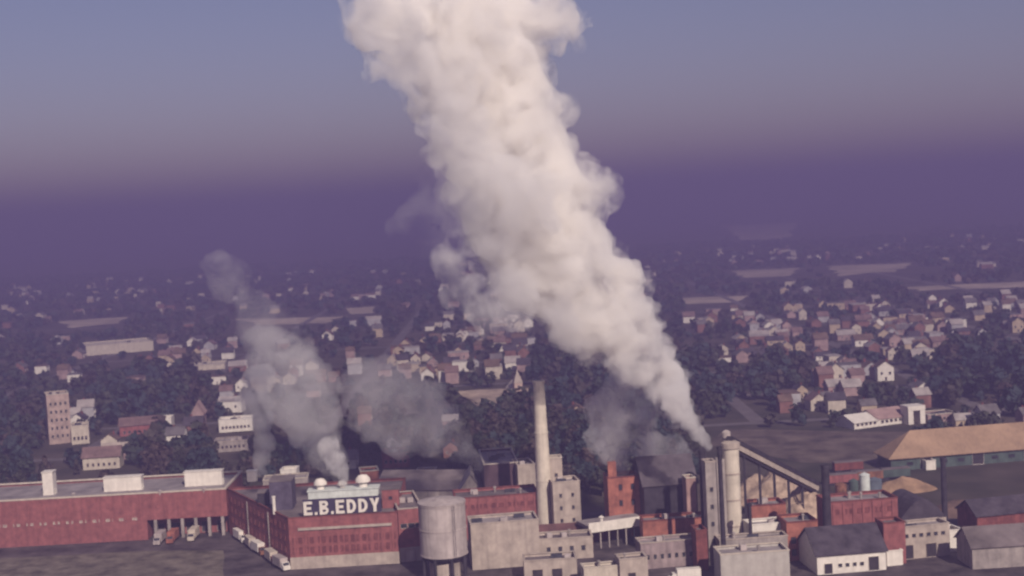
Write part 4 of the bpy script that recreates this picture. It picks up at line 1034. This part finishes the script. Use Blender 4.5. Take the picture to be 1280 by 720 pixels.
def zone(px, d):
    s = next(t for x, t in COLS if px < x)
    return s, ('near' if d < 690 else 'middle' if d < 860 else 'distant')
BAG = {}
def draw(key, combos, seed):
    if key not in BAG:
        q = list(combos); random.Random(str(key)).shuffle(q); BAG[key] = q
    return BAG[key].pop() if BAG[key] else None
HOUSES = []
combos_h = [(w_, r_, f_) for w_ in range(len(HW)) for r_ in range(len(HR)) for f_ in range(4) if not (f_ == 3 and r_ in (1, 2))]
used_lab = {}
inview = [c for c in cand if -15 < c[3] < 1295]
singles = inview[:300]; single_set = set(singles)
for (d_, x, y, px, py) in singles:
    zs, rk = zone(px, d_); cb = draw(('h', zs, rk), combos_h, 1)
    if cb is None: continue
    wi, ri, fi = cb; form = HF[fi]; me, sx, sy, h = PROTO[form]
    lab = f'{HW[wi][0]} {form} with {HR[ri][0]} roof, {rk} row {zs}'
    rz = random.choice((0.05, 0.05 + math.pi / 2)) + random.uniform(-0.12, 0.12)
    r = empty('town_house', (x, y, 0), lab, 'house', 'houses of the town behind the mill', rz)
    s = random.uniform(0.75, 1.1); r.scale = (s, s, s * random.uniform(0.9, 1.1))
    o = link('wall', me['wall'], None, r); set_mat(o, HW[wi][1])
    rf = link('roof', me['roof'], None, r); set_mat(rf, HR[ri][1])
    if 'chimney' in me: link('chimney', me['chimney'], None, rf)
    wm = window_mesh(1.2, 1.5, WHITE, GLASS)
    for u in (-0.25, 0.25):
        link('window', wm, None, r, (sx * u, -sy / 2 - 0.05, h * 0.55))
        ow = link('window', wm, None, r, (sx / 2 + 0.05, sy * u, h * 0.55), math.pi / 2)
    link('door', window_mesh(1.1, 2.1, WHITE, DOORM), None, r, (0, -sy / 2 - 0.05, 1.07))
    HOUSES.append((x, y, 9 * s))
# the rest of the town, past what can be told apart: one mesh
def mass_houses(lst):
    V = []; Fc = []; MI = []
    for (d_, x, y, px, py) in lst:
        a = random.uniform(3.2, 6) * (1.5 if random.random() < 0.12 else 1); b = random.uniform(3, 5); h = random.uniform(3.5, 6.5); rh = random.choice((0.3, 2.6, 3.2)); th = random.choice((0.05, 1.62)) + random.uniform(-.15, .15)
        c_, s_ = math.cos(th), math.sin(th); o = len(V)
        for (u, v, z) in [(-a, -b, 0), (a, -b, 0), (a, b, 0), (-a, b, 0), (-a, -b, h), (a, -b, h), (a, b, h), (-a, b, h), (-a, 0, h + rh), (a, 0, h + rh)]:
            V.append((x + u * c_ - v * s_, y + u * s_ + v * c_, z))
        Fc += [tuple(o + i for i in f) for f in [(0, 1, 5, 4), (1, 2, 6, 9, 5), (2, 3, 7, 6), (3, 0, 4, 8, 7), (4, 5, 9, 8), (6, 7, 8, 9)]]
        w_ = random.choice((0, 1, 1, 1, 2, 3, 4, 4, 5, 5)); r_ = 6 + random.choice((0, 1, 2, 3, 3, 4)); MI += [w_] * 4 + [r_] * 2
        HOUSES.append((x, y, 9))
    me = mesh('distant_town', V, Fc)
    for _, m in HW + HR: me.materials.append(m)
    me.polygons.foreach_set('material_index', MI)
    o = link('distant_town', me); tag(o, 'crowded pale roofs and walls of the distant town fading into haze', 'town', kind='stuff')
mass_houses([c for c in cand if c not in single_set])

# trees
def leaf_cloud(n, rx, rz, zc, size, seed, lob=5, cone=False, up=0.25):
    """n leaf-clump quads through the outer part of a lobed crown"""
    rg = np.random.default_rng(seed)
    lobes = [(rg.normal(0, 0.42, 3) * (rx, rx, rz * 0.9), rg.uniform(0.42, 0.68)) for _ in range(lob)] + [(np.zeros(3), 0.8)]
    pts = []; nr = []
    for i in range(n):
        c, s = lobes[rg.integers(len(lobes))]
        u = rg.normal(0, 1, 3); u /= np.linalg.norm(u)
        t = rg.uniform(0.55, 1.0) ** 0.5
        p = c + u * np.array((rx, rx, rz)) * s * t
        if cone:
            zz = np.clip((p[2] / rz + 1) / 2, 0, 1); p[:2] *= (1.15 - zz)
        pts.append(p); nn = u + rg.normal(0, 0.55, 3) + (0, 0, up); nr.append(nn / np.linalg.norm(nn))
    pts = np.array(pts); nr = np.array(nr)
    t = np.cross(nr, rg.normal(0, 1, (n, 3))); t /= np.linalg.norm(t, axis=1, keepdims=True); b = np.cross(nr, t)
    sz = size * rg.uniform(0.6, 1.35, (n, 1))
    q = np.stack([pts - t * sz - b * sz * .7, pts + t * sz * .8 - b * sz, pts + t * sz + b * sz * .6, pts - t * sz * .7 + b * sz], 1)
    q[:, :, 2] += zc
    q[:, :, 2] = np.maximum(q[:, :, 2], 0.4)
    return q.reshape(-1, 3)
def quads_mesh(name, V):
    n = len(V) // 4; me = bpy.data.meshes.new(name)
    me.vertices.add(4 * n); me.vertices.foreach_set('co', np.ascontiguousarray(V, dtype=np.float32).ravel())
    me.loops.add(4 * n); me.loops.foreach_set('vertex_index', np.arange(4 * n, dtype=np.int32))
    me.polygons.add(n); me.polygons.foreach_set('loop_start', np.arange(0, 4 * n, 4, dtype=np.int32))
    me.update(calc_edges=True); return me
def trunk_mesh(h, r, limbs, seed):
    rg = random.Random(seed); bm = bmesh.new()
    def tube(a, b, r0, r1, n=6):
        d = (b - a).to_track_quat('Z', 'Y').to_matrix()
        l = [bm.verts.new(a + d @ Vector((r0 * math.cos(2 * math.pi * k / n), r0 * math.sin(2 * math.pi * k / n), 0))) for k in range(n)]
        m = [bm.verts.new(b + d @ Vector((r1 * math.cos(2 * math.pi * k / n), r1 * math.sin(2 * math.pi * k / n), 0))) for k in range(n)]
        for k in range(n): bm.faces.new((l[k], l[(k + 1) % n], m[(k + 1) % n], m[k]))
        bm.faces.new(m)
    tube(Vector((0, 0, -0.1)), Vector((0.1, 0, h)), r, r * 0.35)
    for k in range(limbs):
        a = 2 * math.pi * k / limbs + rg.uniform(-.4, .4); z = h * rg.uniform(0.35, 0.7)
        tube(Vector((0, 0, z)), Vector((math.cos(a) * h * 0.3, math.sin(a) * h * 0.3, z + h * 0.28)), r * 0.45, r * 0.12, 5)
    return bm_mesh('trunk', bm)
TK = {'round tree': (3.6, 3.4, 5.4, 5, False), 'broad tree': (5.2, 3.3, 5.6, 7, False), 'tall tree': (3.2, 5.0, 6.8, 5, False), 'conical tree': (2.8, 4.8, 5.6, 4, True), 'ragged tree': (4.2, 3.8, 5.6, 4, False), 'low bushy tree': (3.6, 2.2, 2.9, 5, False)}
TP = {}
for i, (k, (rx, rz, zc, lob, cone)) in enumerate(TK.items()):
    me = quads_mesh('crown', leaf_cloud(420 if k == 'broad tree' else 320, rx, rz, zc, 0.62, 40 + i, lob, cone)); me.materials.append(FOL[0])
    tm = trunk_mesh(zc, 0.32, 4, i); tm.materials.append(BARK); TP[k] = (me, tm)
HG = {}
for (x, y, r_) in HOUSES: HG.setdefault((int(x // 30), int(y // 30)), []).append((x, y, r_))
def near_house(x, y):
    """0 clear, 1 stands in a house, 2 stands right in front of one"""
    res = 0
    for i in (-1, 0, 1):
        for j in (-1, 0, 1, 2):
            for (hx, hy, hr) in HG.get((int(x // 30) + i, int(y // 30) + j), ()):
                dx, dy = x - hx, y - hy
                if dx * dx + dy * dy < (hr * 0.8 + 2.5) ** 2: return 1
                if abs(dx - hx / hy * dy) < hr * 0.7 + 2 and -26 < dy < 0: res = 2
    return res
trees = []
Y = 500.0
while Y < 3000:
    st = 7.2 if Y < 900 else 9.5 if Y < 1400 else 15
    nx = int(0.52 * Y / st) + 2
    for ix in range(-nx, nx + 1):
        x = ix * st + random.uniform(-.45, .45) * st; y = Y + random.uniform(-.45, .45) * st
        px, py = topix(Vector((x, y, 4)))
        if not (-200 < px < 1480): continue
        z, d = zone_density(px, py)
        pr = {'wood': 0.95, 'town': 0.42, 'mixed': 0.66}[z]
        pr *= 0.75 + 0.9 * noise.noise(Vector((x * 0.015, y * 0.011, 2)))
        if y < 560 and z != 'wood': pr *= 0.25
        if random.random() > pr or blocked(x, y): continue
        nh = near_house(x, y)
        if nh == 1 or (nh == 2 and random.random() < 0.86): continue
        if z != 'wood' and shadowed(x, y, 48): continue
        trees.append((math.hypot(x, y), x, y, px, z))
    Y += st
trees.sort()
combos_t = [(k, f_) for k in TK for f_ in range(5)]
left = []; made = 0
for (d_, x, y, px, z) in trees:
    cb = None
    if made < 300 and -15 < px < 1295:
        zs, rk = zone(px, d_)
        rk = 'nearest' if d_ < 560 else 'near' if d_ < 600 else 'middle' if d_ < 640 else 'farther'
        cb = draw(('t', zs, rk), combos_t, 2)
    if cb is None: left.append((d_, x, y, px, z)); continue
    k, fi = cb; me, tm = TP[k]; made += 1
    r = empty('leafy_tree', (x, y, 0), f'{FOLN[fi]} {k}, {rk} row {zs}', 'tree', 'trees behind the mill', random.uniform(0, 6.28))
    s = random.uniform(0.6, 1.35) * (1.12 if z == 'wood' else 0.9); r.scale = (s, s, s * random.uniform(0.9, 1.15))
    o = link('crown', me, None, r); set_mat(o, FOL[fi]); link('trunk', tm, None, r)
def mass_trees(lst):
    """all the other trees of the plain, joined; leaf clumps get fewer and larger with distance"""
    LOD = [(900, [leaf_cloud(64, 3.9, 3.5, 5.0, 1.15, 90 + i, 4) for i in range(6)]), (1500, [leaf_cloud(30, 4.0, 3.5, 4.8, 1.7, 120 + i, 4) for i in range(6)]), (9999, [leaf_cloud(15, 5.5, 3.4, 4.4, 2.6, 150 + i, 3) for i in range(6)])]
    Vs = []; Ms = []
    for (d_, x, y, px, z) in lst:
        b = next(l for m_, l in LOD if d_ < m_)[random.randrange(6)]
        s = random.uniform(0.5, 1.35) * (1.15 if z == 'wood' else 0.85); a = random.uniform(0, 6.28); c_, s_ = math.cos(a), math.sin(a)
        q = b * (s, s, s * random.uniform(0.85, 1.2)); v = np.empty_like(q)
        v[:, 0] = q[:, 0] * c_ - q[:, 1] * s_ + x; v[:, 1] = q[:, 0] * s_ + q[:, 1] * c_ + y; v[:, 2] = q[:, 2]
        Vs.append(v); Ms.append(np.full(len(b) // 4, random.choice((0, 0, 0, 1, 1, 2, 2, 3, 4)), dtype=np.int32))
    me = quads_mesh('woodland', np.concatenate(Vs))
    for m in FOL: me.materials.append(m)
    me.polygons.foreach_set('material_index', np.concatenate(Ms))
    o = link('woodland', me); tag(o, 'dark mass of distant trees filling the plain between the houses', 'woodland', kind='stuff')
    print('trees', made, len(lst), 'faces', len(me.polygons), 'houses', len(singles), len(cand) - 300)
mass_trees(left)

# ------------------------------------------------------------------ haze: one closed box of thin air round everything
hm = bpy.data.materials.new('haze_air'); hm.use_nodes = True; n = hm.node_tree; n.nodes.clear()
o = n.nodes.new('ShaderNodeOutputMaterial'); v = n.nodes.new('ShaderNodeVolumePrincipled')
v.inputs['Color'].default_value = HAZE_COLOUR; v.inputs['Density'].default_value = HAZE_DENSITY; v.inputs['Anisotropy'].default_value = 0.0
n.links.new(v.outputs[0], o.inputs['Volume'])
hz_o = link('haze', box_mesh('haze', 2 * GX + 40, GY1 - GY0 + 40, HAZE_TOP + 1, 0, (GY0 + GY1) / 2, -1.0), hm)
hz_o['kind'] = 'stuff'; hz_o['label'] = 'violet air haze over the plain'
